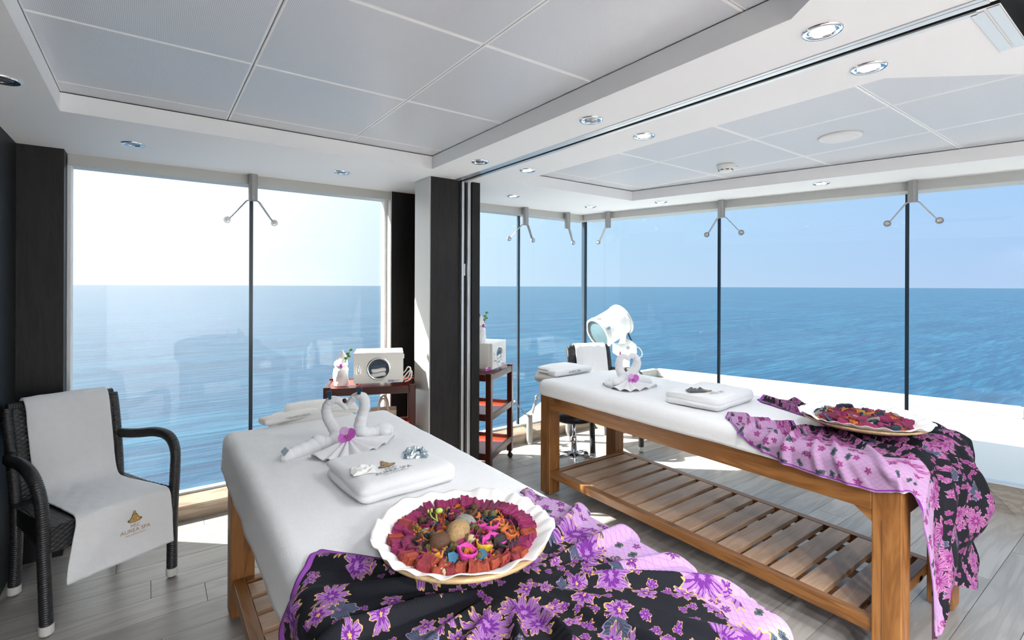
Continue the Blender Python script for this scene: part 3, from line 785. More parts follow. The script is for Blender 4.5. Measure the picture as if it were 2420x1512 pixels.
def wicker_chair(label, loc, rz):
    c = thing('wicker_armchair', label, 'armchair', loc, rz, 'black wicker armchairs')
    for s in (-1, 1):
        # front leg runs up and bends back into the arm
        pts = [(s * .232, -.228, .045), (s * .238, -.222, .30), (s * .246, -.225, .50), (s * .256, -.205, .60), (s * .262, -.14, .652), (s * .258, -.03, .660), (s * .243, .09, .642), (s * .228, .16, .634), (s * .212, .215, .632)]
        lg = ridged(pts, .0225, 10).build('front_leg_and_arm', M['wicker'], c, smooth=True)
        MB().lathe([(0, .006), (.017, .004), (.0245, .012), (.0245, .046), (0, .046)], 14, Matrix.Translation((s * .232, -.228, 0))).build('leg_tip', M['grey_tip'], lg, smooth=False)
        MB().lathe([(0, 0), (.014, 0), (.018, .007), (0, .008)], 12, Matrix.Translation((s * .232, -.228, 0))).build('glide', M['black_plastic'], lg)
        pts = [(s * .190, .232, .045), (s * .192, .205, .25), (s * .196, .198, .42), (s * .200, .225, .60), (s * .203, .262, .76), (s * .203, .285, .835)]
        lg = ridged(pts, .0225, 10).build('back_leg', M['wicker'], c, smooth=True)
        MB().lathe([(0, .006), (.017, .004), (.0245, .012), (.0245, .046), (0, .046)], 14, Matrix.Translation((s * .190, .234, 0))).build('leg_tip', M['grey_tip'], lg)
        MB().lathe([(0, 0), (.014, 0), (.018, .007), (0, .008)], 12, Matrix.Translation((s * .190, .234, 0))).build('glide', M['black_plastic'], lg)
        weave(lambda u, v, s=s: Vector((s * (.236 - .042 * u), -.22 + .42 * u, .325 + .105 * v)), .42, .105, (s, 0, 0)).build('side_skirt', M['wicker'], c, smooth=True)
    yb = lambda z: lerpt([(.40, .198), (.60, .225), (.76, .262), (.84, .286)], z)
    weave(lambda u, v: Vector((-.20 + .40 * u, yb(.40 + .43 * v) - .016, .40 + .43 * v)), .40, .43, (0, -1, 0)).build('backrest', M['wicker'], c, smooth=True)
    weave(lambda u, v: Vector((-.20 + .40 * u, yb(.40 + .43 * v) + .016, .40 + .43 * v)), .40, .43, (0, 1, 0)).build('backrest_rear', M['wicker'], c, smooth=True)
    ridged([(-.203, .287, .838), (0, .297, .838), (.203, .287, .838)], .022, 10).build('top_rail', M['wicker'], c, smooth=True)
    weave(lambda u, v: Vector((-.22 + .44 * u, -.225 + .43 * v, .428 + .004 * sin(pi * u))), .44, .43, (0, 0, 1)).build('seat', M['wicker'], c, smooth=True)
    weave(lambda u, v: Vector((-.23 + .46 * u, -.236 + .006 * v, .325 + .105 * v)), .46, .105, (0, -1, 0)).build('front_skirt', M['wicker'], c, smooth=True)
    MB().box(-.20, .20, -.215, .20, .33, .42).build('seat_core', M['black_plastic'], c)
    return c
CH1 = ((-.219, 2.998, 0), R(25.5)); CH2 = ((3.21, 3.05, 0), R(-16))
wicker_chair('black wicker armchair by the left wall with a white towel over it', *CH1)
wicker_chair('black wicker armchair in the glass corner behind the right bed', *CH2)

# ------------------------------------------------------------------ lettering
def text_mesh(body, size, ax='CENTER'):
    cu = bpy.data.curves.new('lettering', 'FONT'); cu.body = body; cu.size = size; cu.align_x = ax; cu.resolution_u = 3
    o = bpy.data.objects.new('lettering', cu); C.objects.link(o)
    bpy.context.view_layer.update()
    me = bpy.data.meshes.new_from_object(o.evaluated_get(bpy.context.evaluated_depsgraph_get()))
    vs = [(v.co.x, v.co.y) for v in me.vertices]; fs = [tuple(p.vertices) for p in me.polygons]
    bpy.data.objects.remove(o); bpy.data.meshes.remove(me); bpy.data.curves.remove(cu)
    return vs, fs
def on_surface(name, vs, fs, surf, mat, parent, k=1.0, dx=0, dy=0):
    mb = MB().add([surf(x * k + dx, y * k + dy) for x, y in vs], fs)
    return mb.build(name, mat, parent)
def disc(cx, cy, rx, ry, n=14): return [(cx + rx * cos(2 * pi * i / n), cy + ry * sin(2 * pi * i / n)) for i in range(n)]
FIG = [disc(0, .80, .10, .12), [(-.06, .66), (.06, .66), (.17, .56), (.22, .38), (.34, .26), (.48, .20), (.47, .13), (.30, .17), (.16, .30), (.12, .22), (.20, .10), (.02, .02), (-.02, .02), (-.20, .10), (-.12, .22), (-.16, .30), (-.30, .17), (-.47, .13), (-.48, .20), (-.34, .26), (-.22, .38), (-.17, .56)],
       [(-.50, .08), (-.28, .16), (0, .04), (.28, .16), (.50, .08), (.30, -.04), (0, -.10), (-.30, -.04)]]
def emblem(surf0, surf1, parent, size, cx, cy, g, d_):
    """seated figure, gold on a darker outline"""
    grow = lambda poly, e: [(x + (x - sum(p[0] for p in poly) / len(poly)) * e, y + (y - sum(p[1] for p in poly) / len(poly)) * e) for x, y in poly]
    for surf, mat, e, nm in ((surf0, d_, .16, 'emblem_outline'), (surf1, g, 0, 'emblem')):
        mb = MB()
        for poly in FIG:
            bmx = bmesh.new(); vv = [bmx.verts.new((x, y, 0)) for x, y in grow(poly, e)]; bmesh.ops.triangulate(bmx, faces=[bmx.faces.new(vv)])
            bmx.verts.index_update()
            mb.add([surf(cx + v.co.x * size, cy + v.co.y * size) for v in bmx.verts], [tuple(v.index for v in f.verts) for f in bmx.faces]); bmx.free()
        mb.build(nm, mat, parent)
def logo(surf, parent, wdt, mats, c=(0, 0)):
    """the towel's stitched mark, wdt wide, centred on c; surf(x, y, lift)"""
    s = wdt; x, y = c
    emblem(lambda a, b: surf(a, b, .0010), lambda a, b: surf(a, b, .0016), parent, s * .46, x, y + s * .30, mats[0], mats[1])
    for body, size, dy, m_ in (('MSC', .18, .07, mats[2]), ('AUREA SPA', .215, -.12, mats[2]), ('WELLNESS & RELAX', .085, -.24, mats[3])):
        vs, fs = text_mesh(body, size * s)
        on_surface('lettering', vs, fs, lambda a, b: surf(a, b, .0010), m_, parent, 1.0, x, y + dy * s)
GOLD = (M['gold_thread'], M['dark_thread'], M['bronze_thread'], M['bronze_thread']); GREY = (M['bronze_thread'], M['dark_thread'], M['grey_thread'], M['grey_thread'])

# ------------------------------------------------------------------ towels over the chairs
def chair_towel(label, loc, rz, prof, xl, xr, logo_at=None):
    A = Matrix.Translation(loc) @ Matrix.Rotation(rz, 4, 'Z')
    P = [Vector((0, y, z)) for y, z in spline(prof, 8)]; L = [0]
    for a, b in zip(P, P[1:]): L.append(L[-1] + (b - a).length)
    T = L[-1]
    def at(s):
        j = 0
        while j < len(L) - 2 and L[j + 1] < s: j += 1
        k = (s - L[j]) / max(1e-9, L[j + 1] - L[j]); tg = (P[j + 1] - P[j]).normalized()
        return P[j].lerp(P[j + 1], k), Vector((0, tg.z, -tg.y))
    def surf(x, s, lift=0.0):
        p, n_ = at(max(0, min(T, s))); q = p.copy(); q.x = x
        return A @ (q + n_ * (lift + .0045 * nz(x * 17 + 3, s * 8) + .0015 * nz(x * 60, s * 45)))
    o = MB().grid(lambda u, v: surf(xl(v) + (xr(v) - xl(v)) * u, v * T), 60, 120).build('draped_towel', M['terry_white'], smooth=True, solid=.005)
    tag(o, label, 'towel', 'towels over the armchairs')
    if logo_at:
        x, s, wdt = logo_at
        logo(lambda a, b, l: surf(x + a, s - b, .0045 + l), o, wdt, GOLD)
    return o
profT = [(.325, .70), (.318, .78), (.310, .845), (.290, .872), (.262, .862), (.240, .82), (.222, .72), (.195, .60), (.168, .50), (.14, .455), (.08, .443), (-.05, .441), (-.17, .441), (-.228, .438), (-.252, .418), (-.258, .36), (-.266, .28), (-.275, .19)]
chair_towel('white spa towel with stitched gold mark over the left armchair', *CH1, profT, lambda v: -.155 + .02 * v - .05 * sm(.75, 1, v), lambda v: .170 + .045 * sm(.5, .9, v), (.060, 1.150, .106))
chair_towel('plain white towel over the back of the corner armchair', *CH2, profT, lambda v: -.150, lambda v: .165)

# ================================================================== trolleys
def trolley(label, origin, rz, lx=.565, ly=.35, h=.765, red=True):
    """origin: front left corner, local x along the front, y to the back"""
    c = thing('wooden_trolley', label, 'trolley', origin, rz, 'dark red wooden trolleys'); lw = .042
    for x in (lw / 2, lx - lw / 2):
        for y in (lw / 2, ly - lw / 2):
            lg = MB().box(x - lw / 2, x + lw / 2, y - lw / 2, y + lw / 2, .062, h).build('post', M['mahogany'], c, bevel=.004)
            MB().lathe([(0, -.012), (.014, -.012), (.022, -.006), (.022, .006), (.014, .012), (0, .012)], 16, Matrix.Translation((x + .006, y, .0225)) @ Matrix.Rotation(R(90), 4, 'Y')).build('caster', M['black_plastic'], lg)
            MB().box(x - .011, x + .011, y - .010, y + .010, .030, .064).build('caster_fork', M['black_plastic'], lg, bevel=.002)
    for z in (h - .008, .470, .185):
        hh = .048
        for y in (.012, ly - .012): MB().box(lw, lx - lw, y - .010, y + .010, z - hh, z).build('long_rail', M['mahogany'], c, bevel=.003)
        for x in (.012, lx - .012): MB().box(x - .010, x + .010, lw, ly - lw, z - hh, z).build('short_rail', M['mahogany'], c, bevel=.003)
        MB().box(.023, lx - .023, .023, ly - .023, z - .040, z - .026 if z < .7 else z - .004).build('tray', M['red_tray'], c)
    return c
a1 = atan2(2.962 - 3.18, 1.404 - .882)
T1 = trolley('dark red wooden trolley beside the column in the left room', (.868, 3.182, 0), a1)
a2 = atan2(3.293 - 2.993, 2.395 - 1.978)
ex2 = Vector((cos(a2), sin(a2), 0)); ey2 = Vector((-sin(a2), cos(a2), 0))
T2 = trolley('dark red wooden trolley partly behind the partition in the right room', (1.985, 2.985, 0), a2, .52, .35)

# ------------------------------------------------------------------ towel warmers
def warmer(label, origin, rz, lx, ly, h, glow=False):
    c = thing('towel_warmer', label, 'towel warmer', origin, rz, 'white towel warmer cabinets')
    MB().box(0, lx, .022, ly, .012, h).build('body', M['white_enamel'], c, bevel=.006)
    # door: a plate with a round window cut out
    cx, cz, r_ = lx * .50, h * .50, min(lx, h) * .31; n = 40; mb = MB()
    def sq(a):
        dx, dz = cos(a), sin(a); k = 1e9
        if dx > 1e-9: k = min(k, (lx - cx) / dx)
        if dx < -1e-9: k = min(k, -cx / dx)
        if dz > 1e-9: k = min(k, (h - cz) / dz)
        if dz < -1e-9: k = min(k, (.012 - cz) / dz)
        return cx + dx * k, cz + dz * k
    angs = sorted([2 * pi * i / n for i in range(n)] + [atan2(z - cz, x - cx) % (2 * pi) for x in (0, lx) for z in (.012, h)])
    n = len(angs); vs = []
    for y in (0, .020):
        vs += [(cx + r_ * cos(a), y, cz + r_ * sin(a)) for a in angs] + [(*(lambda q: (q[0], y, q[1]))(sq(a)),) for a in angs]
    fs = []
    for i in range(n):
        j = (i + 1) % n
        fs += [(i, j, n + j, n + i), (2 * n + i, 3 * n + i, 3 * n + j, 2 * n + j), (i, 2 * n + i, 2 * n + j, j), (n + i, n + j, 3 * n + j, 3 * n + i)]
    dr = mb.add(vs, fs).build('door', M['white_enamel'], c)
    A = Matrix.Translation((cx, 0, cz)) @ Matrix.Rotation(R(90), 4, 'X')
    MB().lathe([(r_ - .001, -.004), (r_ - .001, .004), (r_ + .009, .004), (r_ + .012, 0)], 40, A).build('window_ring', M['chrome'], dr, smooth=True)
    MB().lathe([(0, -.004), (r_, -.004), (r_, -.007), (0, -.007)], 40, A).build('window_glass', M['glass'], dr)
    MB().box(.012, lx - .012, .0205, .0217, .02, h - .01).build('interior', M['seat_blue'], c)
    for k in range(3):
        MB().rbox(r_ * 1.5, .02, r_ * .42, .012, 6, lambda q: (q.x, q.y, q.z + .004 * sin(q.x * 60))).build('rolled_towel', M['terry_cream'] if k < 2 else M['seat_blue'], c, smooth=True, loc=(cx, .012, cz - r_ * .62 + k * r_ * .45))
    hx = lx * .10
    MB().tube(spline([(hx, 0, h * .36), (hx, -.016, h * .38), (hx, -.018, h * .5), (hx, -.016, h * .62), (hx, 0, h * .64)], 5), .005, 8, flat=((1, 0, 0), 1.6)).build('handle', M['chrome'], dr, smooth=True)
    b = MB().box(lx * .69, lx * .92, -.0012, .0, h * .085, h * .145).build('badge', M['white_badge'], dr)
    MB().box(lx * .69, lx * .80, -.0016, -.0011, h * .085, h * .145).build('badge_field', M['blue_badge'], dr)
    vs, fs = text_mesh('EASY', .013); on_surface('lettering', vs, fs, lambda x, z: Vector((lx * .745 + x, -.0020, h * .098 + z)), M['white_gloss'], dr)
    vs, fs = text_mesh('BEAUTY', .0115); on_surface('lettering', vs, fs, lambda x, z: Vector((lx * .86 + x, -.0020, h * .10 + z)), M['blue_badge'], dr)
    for x in (.02, lx - .02):
        for y in (.04, ly - .02): MB().lathe([(0, 0), (.010, 0), (.010, .014), (0, .014)], 10, Matrix.Translation((x, y, 0))).build('foot', M['black_plastic'], c)
    MB().box(lx - .001, lx + .006, .004, .026, h - .04, h - .012).build('hinge', M['chrome'], c)
    return c
e1 = Vector((cos(a1), sin(a1), 0)); f1 = Vector((-sin(a1), cos(a1), 0))
p = Vector((.868, 3.182, .765)) + e1 * .178 + f1 * .030
warmer('white towel warmer with round door window on the trolley by the column', p, a1, .308, .24, .205)
p = Vector((1.985, 2.985, .765)) + ex2 * .12 + ey2 * .035
warmer('white towel warmer seen edge-on on the trolley in the right room', p, a2, .31, .24, .205)
# power lead bundled beside the first warmer
lead = [Vector((1.345, 3.13, .80)), Vector((1.375, 3.10, .83)), Vector((1.385, 3.08, .86)), Vector((1.395, 3.06, .855)), Vector((1.385, 3.05, .82)), Vector((1.37, 3.06, .79)), Vector((1.34, 3.10, .775)), Vector((1.36, 3.08, .80)), Vector((1.39, 3.06, .84)), Vector((1.398, 3.045, .83)), Vector((1.38, 3.03, .79)), Vector((1.35, 3.05, .772))]
tag(MB().tube([Vector(q) for q in spline([tuple(v) for v in lead], 6)], .0048, 8).build('power_lead', M['white_plastic'], smooth=True), 'white coiled power lead beside the towel warmer and the column', 'cable')

def orchid(name, label, c, size, face=None, tint=0, grp='pink orchid blooms'):
    """three broad petals and a lip, facing the direction face"""
    face = Vector(face or (-FW)); rq = face.to_track_quat('Z', 'Y').to_matrix().to_4x4()
    o = thing(name, label, 'flower', c, 0, grp)
    for ang, w_, l_, mt in ((R(128), .52, .62, 'petal_pale'), (R(28), .55, .62, 'petal_mid'), (R(212), .52, .58, 'petal_mid'), (R(318), .40, .42, 'petal_mid')):
        def fn(u, v, ang=ang, w_=w_, l_=l_):
            r_ = v * l_; hw = w_ * .62 * (max(0.0, sin(pi * min(1, .08 + .92 * v))) ** .55) * (1 if v < 1 else 0)
            x = (u - .5) * 2 * hw; z = .10 * r_ + .35 * x * x + .12 * v * v
            return rq @ Vector(((r_ * cos(ang) - x * sin(ang)) * size, (r_ * sin(ang) + x * cos(ang)) * size, z * size))
        MB().grid(fn, 8, 10).build('petal', M[mt], o, smooth=True, solid=.0006)
    MB().ball(rq @ Vector((0, -.05, .12)) * size, .10 * size, 10, 8, (1, 1.3, 1)).build('lip', M['petal_deep'], o, smooth=True)
    MB().ball(rq @ Vector((0, -.06, .22)) * size, .045 * size, 8, 6).build('stamen', M['petal_yellow'], o, smooth=True)
    return o
simple('petal_pale', (.72, .42, .70), .6, 0, Subsurface_Weight=.1); simple('petal_mid', (.58, .13, .56), .6); simple('petal_deep', (.42, .03, .26), .5); simple('petal_yellow', (.7, .35, .10), .5)

# rolled towels dressed up with flowers on the trolleys
def towel_figure(label, c, rz, k=1.0):
    o = thing('rolled_towel_bouquet', label, 'rolled towel', c, rz, 'rolled towels with flowers')
    def fn(u, v):
        a = 2 * pi * u; r_ = lerpt([(0, .043), (.08, .046), (.55, .046), (.68, .036), (.74, .044), (.9, .036), (1, .020)], v)
        r_ *= 1 + .05 * sin(3 * a + v * 9) + .03 * sin(7 * a - v * 14)
        z = lerpt([(0, 0), (.55, .10), (.68, .118), (.74, .13), (1, .19)], v); tip = max(0, v - .72) / .28
        return Vector((r_ * cos(a) - .012 * tip, r_ * sin(a) + .012 * tip, z + tip * .03 * sin(a + .9))) * k
    MB().grid(fn, 32, 40, True).build('towel_roll', M['terry_white'], o, smooth=True)
    MB().tube([Vector(q) * k for q in spline([(.02, .0, .11), (.034, -.01, .15), (.046, .0, .19), (.058, .012, .225)], 5)], .0022 * k, 6).build('stem', M['green'], o)
    for q, (x, y, z, a) in enumerate([(.046, 0, .185, .4), (.05, .005, .20, 2.4), (.058, .012, .225, 1.2), (.040, -.006, .172, 3.9)]):
        MB().ball(Vector((x + .008 * cos(a), y, z)) * k, .011 * k, 8, 6, (1.2, .5, .8)).build('leaf', M['green'], o, smooth=True)
    for q, (x, y, z) in enumerate([(.012, -.043, .128), (.022, -.041, .123), (.018, -.046, .136)]):
        MB().ball(Vector((x, y, z)) * k, .008 * k, 8, 6).build('blossom', M['petal_mid'] if q < 2 else M['petal_deep'], o, smooth=True)
    return o
p = Vector((.868, 3.182, .761)) + e1 * .095 + f1 * .10
towel_figure('rolled white towel with flower sprig left of the towel warmer', p, a1 - .3)
p = Vector((1.985, 2.985, .9705)) + ex2 * .175 + ey2 * .16
towel_figure('rolled white towel with flowers on top of the edge-on towel warmer', p, a2 - .9)
orchid('orchid_bloom', 'pink and white orchid on the corner of the trolley in the right room', Vector((1.985, 2.985, .790)) + ex2 * .055 + ey2 * .045, .036, (-.5, -.8, .5))

# bag with rope handles on the left trolley's middle shelf
q = Vector((.868, 3.182, 0)) + e1 * .36 + f1 * .17
bg = thing('gift_bag', 'beige bag with rope handles on the shelf of the left trolley', 'bag', (q.x, q.y, .4445), a1)
MB().prism([(-.085, -.05), (.085, -.05), (.085, .05), (-.085, .05)], 0, .135).build('bag_body', M['kraft'], bg, bevel=.004)
for s, y in ((-1, -.045), (1, .045)):
    MB().tube([Vector(k) for k in spline([(-.032, y, .12), (-.026, y - .002, .17), (-.010, y, .205), (.010, y, .205), (.026, y - .002, .17), (.032, y, .12)], 6)], .0068, 8).build('rope_handle', M['beige_rope'], bg, smooth=True)

# ================================================================== rolling stool
st = thing('rolling_stool', 'chrome rolling stool with black round seat behind the right bed', 'stool', (2.70, 2.88, 0), 0)
MB().lathe([(0, .355), (.15, .355), (.172, .370), (.176, .400), (.160, .432), (.10, .440), (0, .442)], 36).build('seat', M['black_leather'], st, smooth=True)
MB().lathe([(0, .340), (.05, .340), (.05, .356), (0, .356)], 20).build('seat_plate', M['black_plastic'], st)
MB().lathe([(0, .18), (.014, .18), (.014, .345), (0, .345)], 18).build('piston', M['chrome'], st, smooth=True)
MB().lathe([(0, .06), (.024, .06), (.024, .215), (.020, .222), (.013, .224), (0, .224)], 20).build('cylinder', M['chrome'], st, smooth=True)
MB().tube([(.03, .02, .345), (.10, .06, .335), (.145, .085, .318)], .005, 8).build('lever', M['black_plastic'], st)
for k in range(5):
    a = 2 * pi * k / 5 + .3
    lg = MB().tube([(.02 * cos(a), .02 * sin(a), .082), (.12 * cos(a), .12 * sin(a), .072), (.20 * cos(a), .20 * sin(a), .058)], [.016, .013, .010], 10).build('leg', M['chrome'], st, smooth=True)
    MB().lathe([(0, -.014), (.018, -.014), (.024, -.008), (.024, .008), (.018, .014), (0, .014)], 16, Matrix.Translation((.20 * cos(a), .20 * sin(a), .0245)) @ Matrix.Rotation(a, 4, 'Z') @ Matrix.Rotation(R(90), 4, 'X')).build('caster', M['black_plastic'], lg)

# ================================================================== searchlight on the deck
DS = 5.9
sl = thing('searchlight', 'white marine searchlight tilted downwards on the deck', 'searchlight', Pz(1479, 676 + 1.30 / DS * F, .10))
L0 = sl.location
def rel(px, py, dep=DS): return Pd(px, py, dep) - L0
axis = (rel(1411, 793, DS - .09) - rel(1462, 762, DS + .06)); axis.normalize()
cdr = rel(1440, 772); MXs = Matrix.Translation(cdr) @ axis.to_track_quat('Z', 'Y').to_matrix().to_4x4()
rd = .182
drum = MB().lathe([(0, -.20), (rd * .55, -.20), (rd * .98, -.185), (rd * 1.0, -.16), (rd * 1.0, .155), (rd * .9, .155)], 44, MXs).build('drum', M['white_enamel'], sl, smooth=False)
drum.data.shade_smooth()
MB().lathe([(rd * 1.0, -.20), (rd * 1.07, -.20), (rd * 1.07, -.165), (rd * 1.0, -.165)], 44, MXs).build('rear_rim', M['grey_tip'], drum)
MB().lathe([(rd * .93, .15), (rd * 1.06, .15), (rd * 1.06, .195), (rd * .93, .195)], 44, MXs).build('front_rim', M['grey_tip'], drum)
MB().lathe([(0, .188), (rd * .6, .182), (rd * .94, .172)], 44, MXs).build('lens_glass', M['lens'], drum, smooth=True)
for z in (-.12, .10): MB().lathe([(rd * 1.0, z), (rd * 1.012, z + .004), (rd * 1.012, z + .012), (rd * 1.0, z + .016)], 44, MXs).build('band', M['white_gloss'], drum)
for a in (R(20), R(150), R(-75), R(75)):
    MB().box(rd * 1.0, rd * 1.13, -.018, .018, .125, .175, MXs @ Matrix.Rotation(a, 4, 'Z')).build('clip', M['brushed_steel'], drum, bevel=.003)
side = RT
def plate(pts, thick, nm, mat=M['white_enamel'], par=sl, bev=.006):
    n = len(pts); off = FW * thick
    MB().add([q - off / 2 for q in pts] + [q + off / 2 for q in pts], [tuple(range(n)), tuple(range(n, 2 * n))] + [(i, (i + 1) % n, n + (i + 1) % n, n + i) for i in range(n)]).build(nm, mat, par, bevel=bev)
for dd in (DS - .195, DS + .195):
    plate([rel(*k, dd) for k in ((1455, 779), (1471, 766), (1474, 768), (1480, 790), (1478, 812), (1462, 812), (1468, 793))], .02, 'yoke_arm')
plate([rel(*k) for k in ((1453, 812), (1466, 815), (1484, 800), (1498, 811), (1499, 830), (1492, 842), (1470, 843), (1453, 838))], .30, 'gear_box', bev=.02)
A = Matrix.Translation(rel(1484, 822, DS - .155)) @ (-FW).to_track_quat('Z', 'Y').to_matrix().to_4x4()
MB().lathe([(.010, .0), (.010, .006), (.017, .006), (.017, 0)], 18, A).build('bolt_ring', M['brushed_steel'], sl)
MB().lathe([(0, 0), (.10, 0), (.10, .02), (.045, .03), (.045, .50), (.10, .505), (.10, .52), (0, .52)], 24).build('pedestal', M['white_enamel'], sl)
MB().tube([Vector(q) for q in spline([tuple(rel(*k)) for k in ((1484, 786), (1488, 796), (1493, 806), (1500, 822), (1501, 835), (1506, 850), (1507, 870))], 5)], .010, 8).build('cable', M['cable'], sl, smooth=True)
MB().tube([Vector(q) for q in spline([tuple(rel(*k)) for k in ((1499, 821), (1508, 820), (1516, 829), (1517, 840), (1508, 846), (1500, 844))], 5)], .007, 8).build('hose', M['grey_tip'], sl, smooth=True)
# ================================================================== face cradles with towels beyond the bed heads
def cradle(label, cx, cy, y_end, grp='padded face cradles'):
    c = thing('face_cradle', label, 'face cradle', (cx, cy, .70), 0, grp)
    def fn(q): return (q.x, q.y, q.z - .9 * q.x * q.x * .5 - .8 * max(0, q.y) ** 2)
    MB().rbox(.37, .27, .075, .036, 12, fn).build('pad', M['terry_cream'], c, smooth=True, loc=(0, 0, .045))
    for s in (-1, 1): MB().tube([(s * .09, y_end - cy - .03, -.045), (s * .09, .06, -.045), (s * .09, .08, .01)], .009, 8).build('support_rod', M['chrome'], c)
    return c
cradle('white padded face cradle beyond the head of the front bed', .655, 2.600, BL[3]); cradle('white padded face cradle beyond the head of the right bed', 2.50, 2.785, BR[3])
def folded(name, label, c, rz, sx, sy, sz, r_, mat='terry_white', layers=0, logo_=None, fn=None, grp='folded white towels', n=16):
    A = Matrix.Translation(c) @ Matrix.Rotation(rz, 4, 'Z')
    def bend(q):
        x, y, z = q; e = (1 - abs(x) / (sx / 2)) * (1 - abs(y) / (sy / 2))
        z += .008 * max(0, e) * (1 if z > 0 else 0) + .0022 * nz(x * 26 + 2, y * 22)
        if layers:                                                     # folded edges show as grooves round the sides
            k = sin((z / sz + .5) * pi * layers) ** 2
            if x < -sx / 2 + r_ * 1.3: x += .007 * (1 - k)
            if y < -sy / 2 + r_ * 1.3: y += .003 * (1 - k)
            x += .006 * sin(z * 90 + y * 13) * sm(-sx * .30, -sx * .48, x)
        if fn: x, y, z = fn(x, y, z)
        return (x, y, z)
    o = MB().rbox(sx, sy, sz, r_, n, bend).build(name, M[mat], smooth=True, loc=c, rz=rz)
    tag(o, label, 'towel', grp)
    if logo_:
        lx, ly, wd, ang = logo_; ca, sa = cos(ang), sin(ang)
        def surf(a, b, l):
            x, y = lx + a * ca - b * sa, ly + a * sa + b * ca
            p = Vector(bend((x, y, sz / 2))); p.z += l + .0016; return p
        logo(surf, o, wd, GREY)
    return o
def droop(x, y, z): return (x, y, z - .55 * max(0, abs(x) - .08) ** 2 * 2 - .12 * max(0, -y - .02))
folded('cradle_towel', 'cream towel lying bunched over the face cradle of the front bed', (.70, 2.60, .789), R(-8), .34, .20, .034, .014, 'terry_cream', 2, None, droop, 'towels on the face cradles')
tw = folded('cradle_towel', 'narrow folded towel with grey lettering at the head of the front bed', (.535, 2.500, .786), R(14), .27, .075, .030, .013, 'terry_cream', 0, None, None, 'towels on the face cradles')
vs, fs = text_mesh('WELLNESS & RELAX', .013); on_surface('lettering', vs, fs, lambda a, b: Vector((a + .02, -.0385 + .004 * (1 if b < 0 else 0), b - .002)), M['grey_thread'], tw)
folded('cradle_towel', 'white towel folded over the face cradle of the right bed', (2.50, 2.80, .793), R(4), .36, .19, .040, .017, 'terry_white', 2, None, droop, 'towels on the face cradles')
tw = folded('cradle_towel', 'long folded towel with grey lettering at the head of the right bed', (2.46, 2.665, .790), R(6), .40, .085, .040, .017, 'terry_white', 0, None, None, 'towels on the face cradles')
vs, fs = text_mesh('AUREA SPA', .026); on_surface('lettering', vs, fs, lambda a, b: Vector((a + .0, -.0435, b - .008)), M['grey_thread'], tw)

# folded towels on the beds
tl = folded('folded_towel', 'thick folded white spa towel with stitched mark on the front bed', (.637, 1.553, ZT + .0315), R(3), .325, .315, .058, .024, 'terry_white', 2, (-.03, -.085, .112, R(2)))
tr_ = folded('folded_towel', 'rolled-fold white spa towel with stitched mark on the right bed', (2.490, 1.575, ZT + .0385), R(5), .43, .315, .072, .033, 'terry_white', 4, (-.085, -.075, .115, R(-6)))
# things lying on the towels
def crumple(name, label, cat, mat, c, rz, sx, sy, h, amp, seed):
    rng = random.Random(seed); ph = [rng.random() * 6 for _ in range(6)]
    def fn(u, v):
        x, y = (u - .5) * sx, (v - .5) * sy; e = min(1, 5 * min(u, 1 - u, v, 1 - v))
        z = h * (e ** .6) * (.55 + amp * (sin(u * 11 + ph[0] + 3 * sin(v * 7 + ph[1])) * .5 + sin(v * 13 + ph[2] + 2 * sin(u * 9 + ph[3])) * .5))
        return Vector((x * (1 + .06 * sin(v * 9 + ph[4])), y * (1 + .06 * sin(u * 8 + ph[5])), max(0, z)))
    mb = MB().grid(fn, 26, 22); o = mb.build(name, mat, smooth=False, loc=c, rz=rz, solid=.0008)
    return tag(o, label, cat)
crumple('paper_packet', 'small crumpled white paper packet on the near folded towel', 'packet', M['white_gloss'], (.535, 1.513, ZT + .0635), R(-10), .075, .065, .014, .5, 3)
pk = crumple('plastic_packet', 'crumpled clear plastic packet on the near folded towel', 'packet', M['clear_film'], (.722, 1.545, ZT + .065), R(-25), .085, .065, .024, .6, 5)
crumple('packet_filling', 'pale grey disposable inside the clear plastic packet', 'packet', simple('pale_blue', (.50, .56, .60), .6), (.722, 1.545, ZT + .0645), R(-20), .060, .045, .015, .6, 9)
crumple('plastic_packet', 'dark packet in clear film on the folded towel of the right bed', 'packet', simple('dark_film', (.10, .11, .12), .15), Vector(Pz(1645, 923, ZT + .083)), R(-30), .10, .055, .016, .5, 11)

# ================================================================== towel swans
def swan(label, pts, extra=(), knot=None, twist=1):
    P = spline(pts, 8)
    c0 = Pd(*[pts[-1][i] for i in (0, 1, 3)])
    o = thing('towel_swan', label, 'towel swan', (c0.x, c0.y, ZT), 0, 'swans folded from white towels')
    L = Vector((c0.x, c0.y, ZT)); path = [Pd(a, b, d) - L for a, b, r_, d in P]; rad = [max(.002, r_ * d / F) * (1 + .035 * sin(i * 1.1)) for i, (a, b, r_, d) in enumerate(P)]
    for q, r_ in zip(path, rad): q.z = max(q.z, r_ * .85)
    MB().tube(path, rad, 16).build('neck_and_body', M['terry_white'], o, smooth=True)
    if knot:
        for k, (a, b, r_, d) in enumerate(knot):
            q = Pd(a, b, d) - L
            MB().ball(q, r_ * d / F, 14, 10, (1, 1, .9)).build('knot_fold', M['terry_white'], o, smooth=True)
    for kind, poly, d in extra:
        ps = [Pd(a, b, d) - L for a, b in poly]; n = len(ps); off = FW * .0025
        MB().add([q - off for q in ps] + [q + off for q in ps], [tuple(range(n)), tuple(range(n, 2 * n))] + [(i, (i + 1) % n, n + (i + 1) % n, n + i) for i in range(n)]).build(kind, M['chip_blue'] if kind == 'crest' else M['grey_tag'] if kind == 'care_label' else M['petal_deep'], o)
    return o
simple('chip_blue', (.015, .06, .12), .45)
